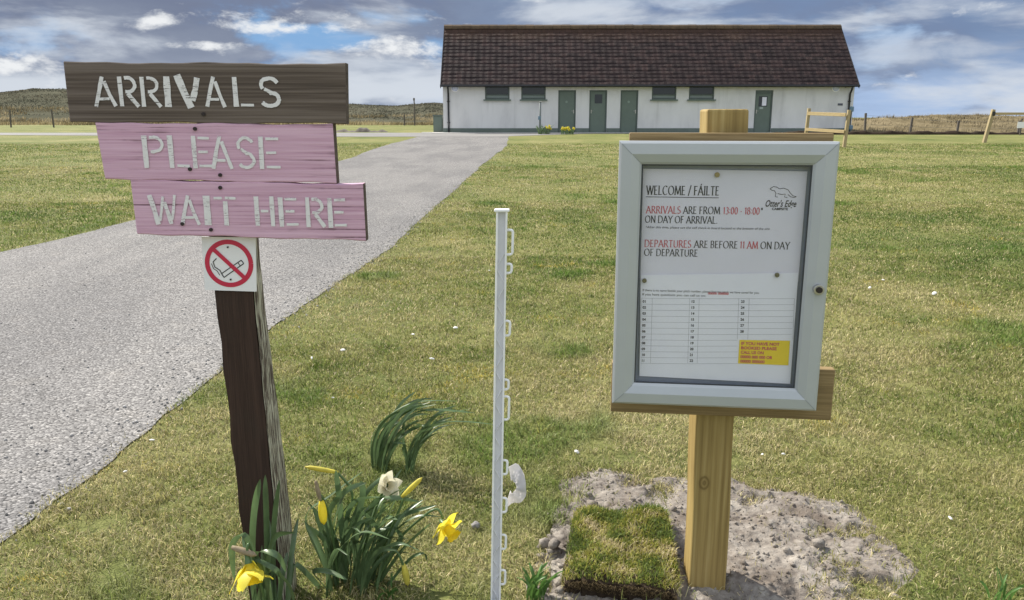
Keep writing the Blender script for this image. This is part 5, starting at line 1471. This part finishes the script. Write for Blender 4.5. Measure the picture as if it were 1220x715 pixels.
# two small daffodil plants far off, before the building
for (px, py, lab, nf) in ((648, 161, 'pale daffodils in leaf round the slim grey post before the white wall', 6), (676, 159.5, 'low pale yellow daffodil cluster below the leftmost green door', 9)):
    g = P(px, py, 37.2); g.z = .205
    df = empty('daffodil_plant', g, lab, 'flower', 'daffodils by the building'); lm = MB()
    for k in range(46): rnd_leaf(lm, (random.uniform(-.28, .28), random.uniform(-.2, .2), 0), random.uniform(0, 6.28), random.uniform(.22, .5 if nf == 6 else .28), random.uniform(.025, .045), R(random.uniform(6, 20)))
    lm.build('leaves', daff_leaf, df, True)
    for k in range(nf):
        flower(df, (random.uniform(-.28, .28) if nf == 9 else random.uniform(-.02, .32), random.uniform(-.2, -.02), random.uniform(.18, .42) if nf == 6 else random.uniform(.2, .30)), (random.uniform(-.5, .5), -1, random.uniform(-.1, .4)), random.uniform(.10, .15), bud_m, petal_m)

# small green rosette by the white post and blades in the corner
def tuft(px, py, lab, n, ln, w, bend, col):
    g = G(px, py); o = empty('weed_tuft', (g.x, g.y, 0), lab, 'weed'); lm = MB()
    for k in range(n): rnd_leaf(lm, (random.uniform(-.02, .02), random.uniform(-.02, .02), -.005), random.uniform(0, 6.28), random.uniform(*ln), w*random.uniform(.7, 1.2), R(random.uniform(*bend)))
    lm.build('leaves', col, o, True); return o
weed_m = leafy('fresh green weed', (.10, .20, .045), .35, .45, .25, 60, .4)
tuft(637, 712, 'bright green weed rosette at the foot of the soil patch beside the white post', 26, (.05, .085), .008, (14, 30), weed_m)
tuft(1186, 722, 'sprig of fresh green blades in the lower right corner of the lawn', 9, (.05, .09), .007, (10, 22), weed_m)
tuft(463, 715, 'small green shoots at the near edge of the large daffodil clump', 10, (.04, .06), .005, (14, 28), weed_m)

# ------------------------------------------------------------------ pebble and shells
def lump(name, g, r, m, lab, cat, group=None, flat=.8):
    bm = bmesh.new(); bmesh.ops.create_icosphere(bm, subdivisions=3, radius=r)
    for v in bm.verts:
        q_ = v.co/r; v.co *= 1+.10*math.sin(q_.x*5+q_.z*3)+.06*math.sin(q_.y*9+1); v.co.z *= flat
    me = bpy.data.meshes.new(name); bm.to_mesh(me); bm.free(); o = link(name, me, m, None, True); o.location = g; return tag(o, lab, cat, group)
g = G(567, 630); lump('pebble', (g.x, g.y, float(ground_z(np.array([g.x]), np.array([g.y]))[0])+.010), .0105, stone_m, 'round grey pebble lying in the grass between the starry daffodil and white post', 'stone')
first = None
for (px, py) in ((150, 568), (372, 434), (409, 424), (492, 402), (543, 395), (515, 433), (397, 478), (908, 544), (933, 545), (1036, 346), (1052, 336), (1113, 352), (687, 543), (583, 326), (1131, 627), (182, 530)):
    g = G(px, py); z = float(ground_z(np.array([g.x]), np.array([g.y]))[0])+.016; r = random.uniform(.0045, .0075)*(max(1, g.y/2.2)**.5)
    if first is None:
        o = first = lump('shell_fragment', (g.x, g.y, z), .006, shell_m, 'small white shell fragment lying in the lawn', 'shell', 'white shell fragments in the lawn', .45)
    else:
        o = first.copy(); COL.objects.link(o); o.location = (g.x, g.y, z)
    s = r/.006; o.scale = (s*random.uniform(.8, 1.6), s*random.uniform(.6, 1), s); o.rotation_euler = (random.uniform(-.5, .5), random.uniform(-.5, .5), random.uniform(0, 3))
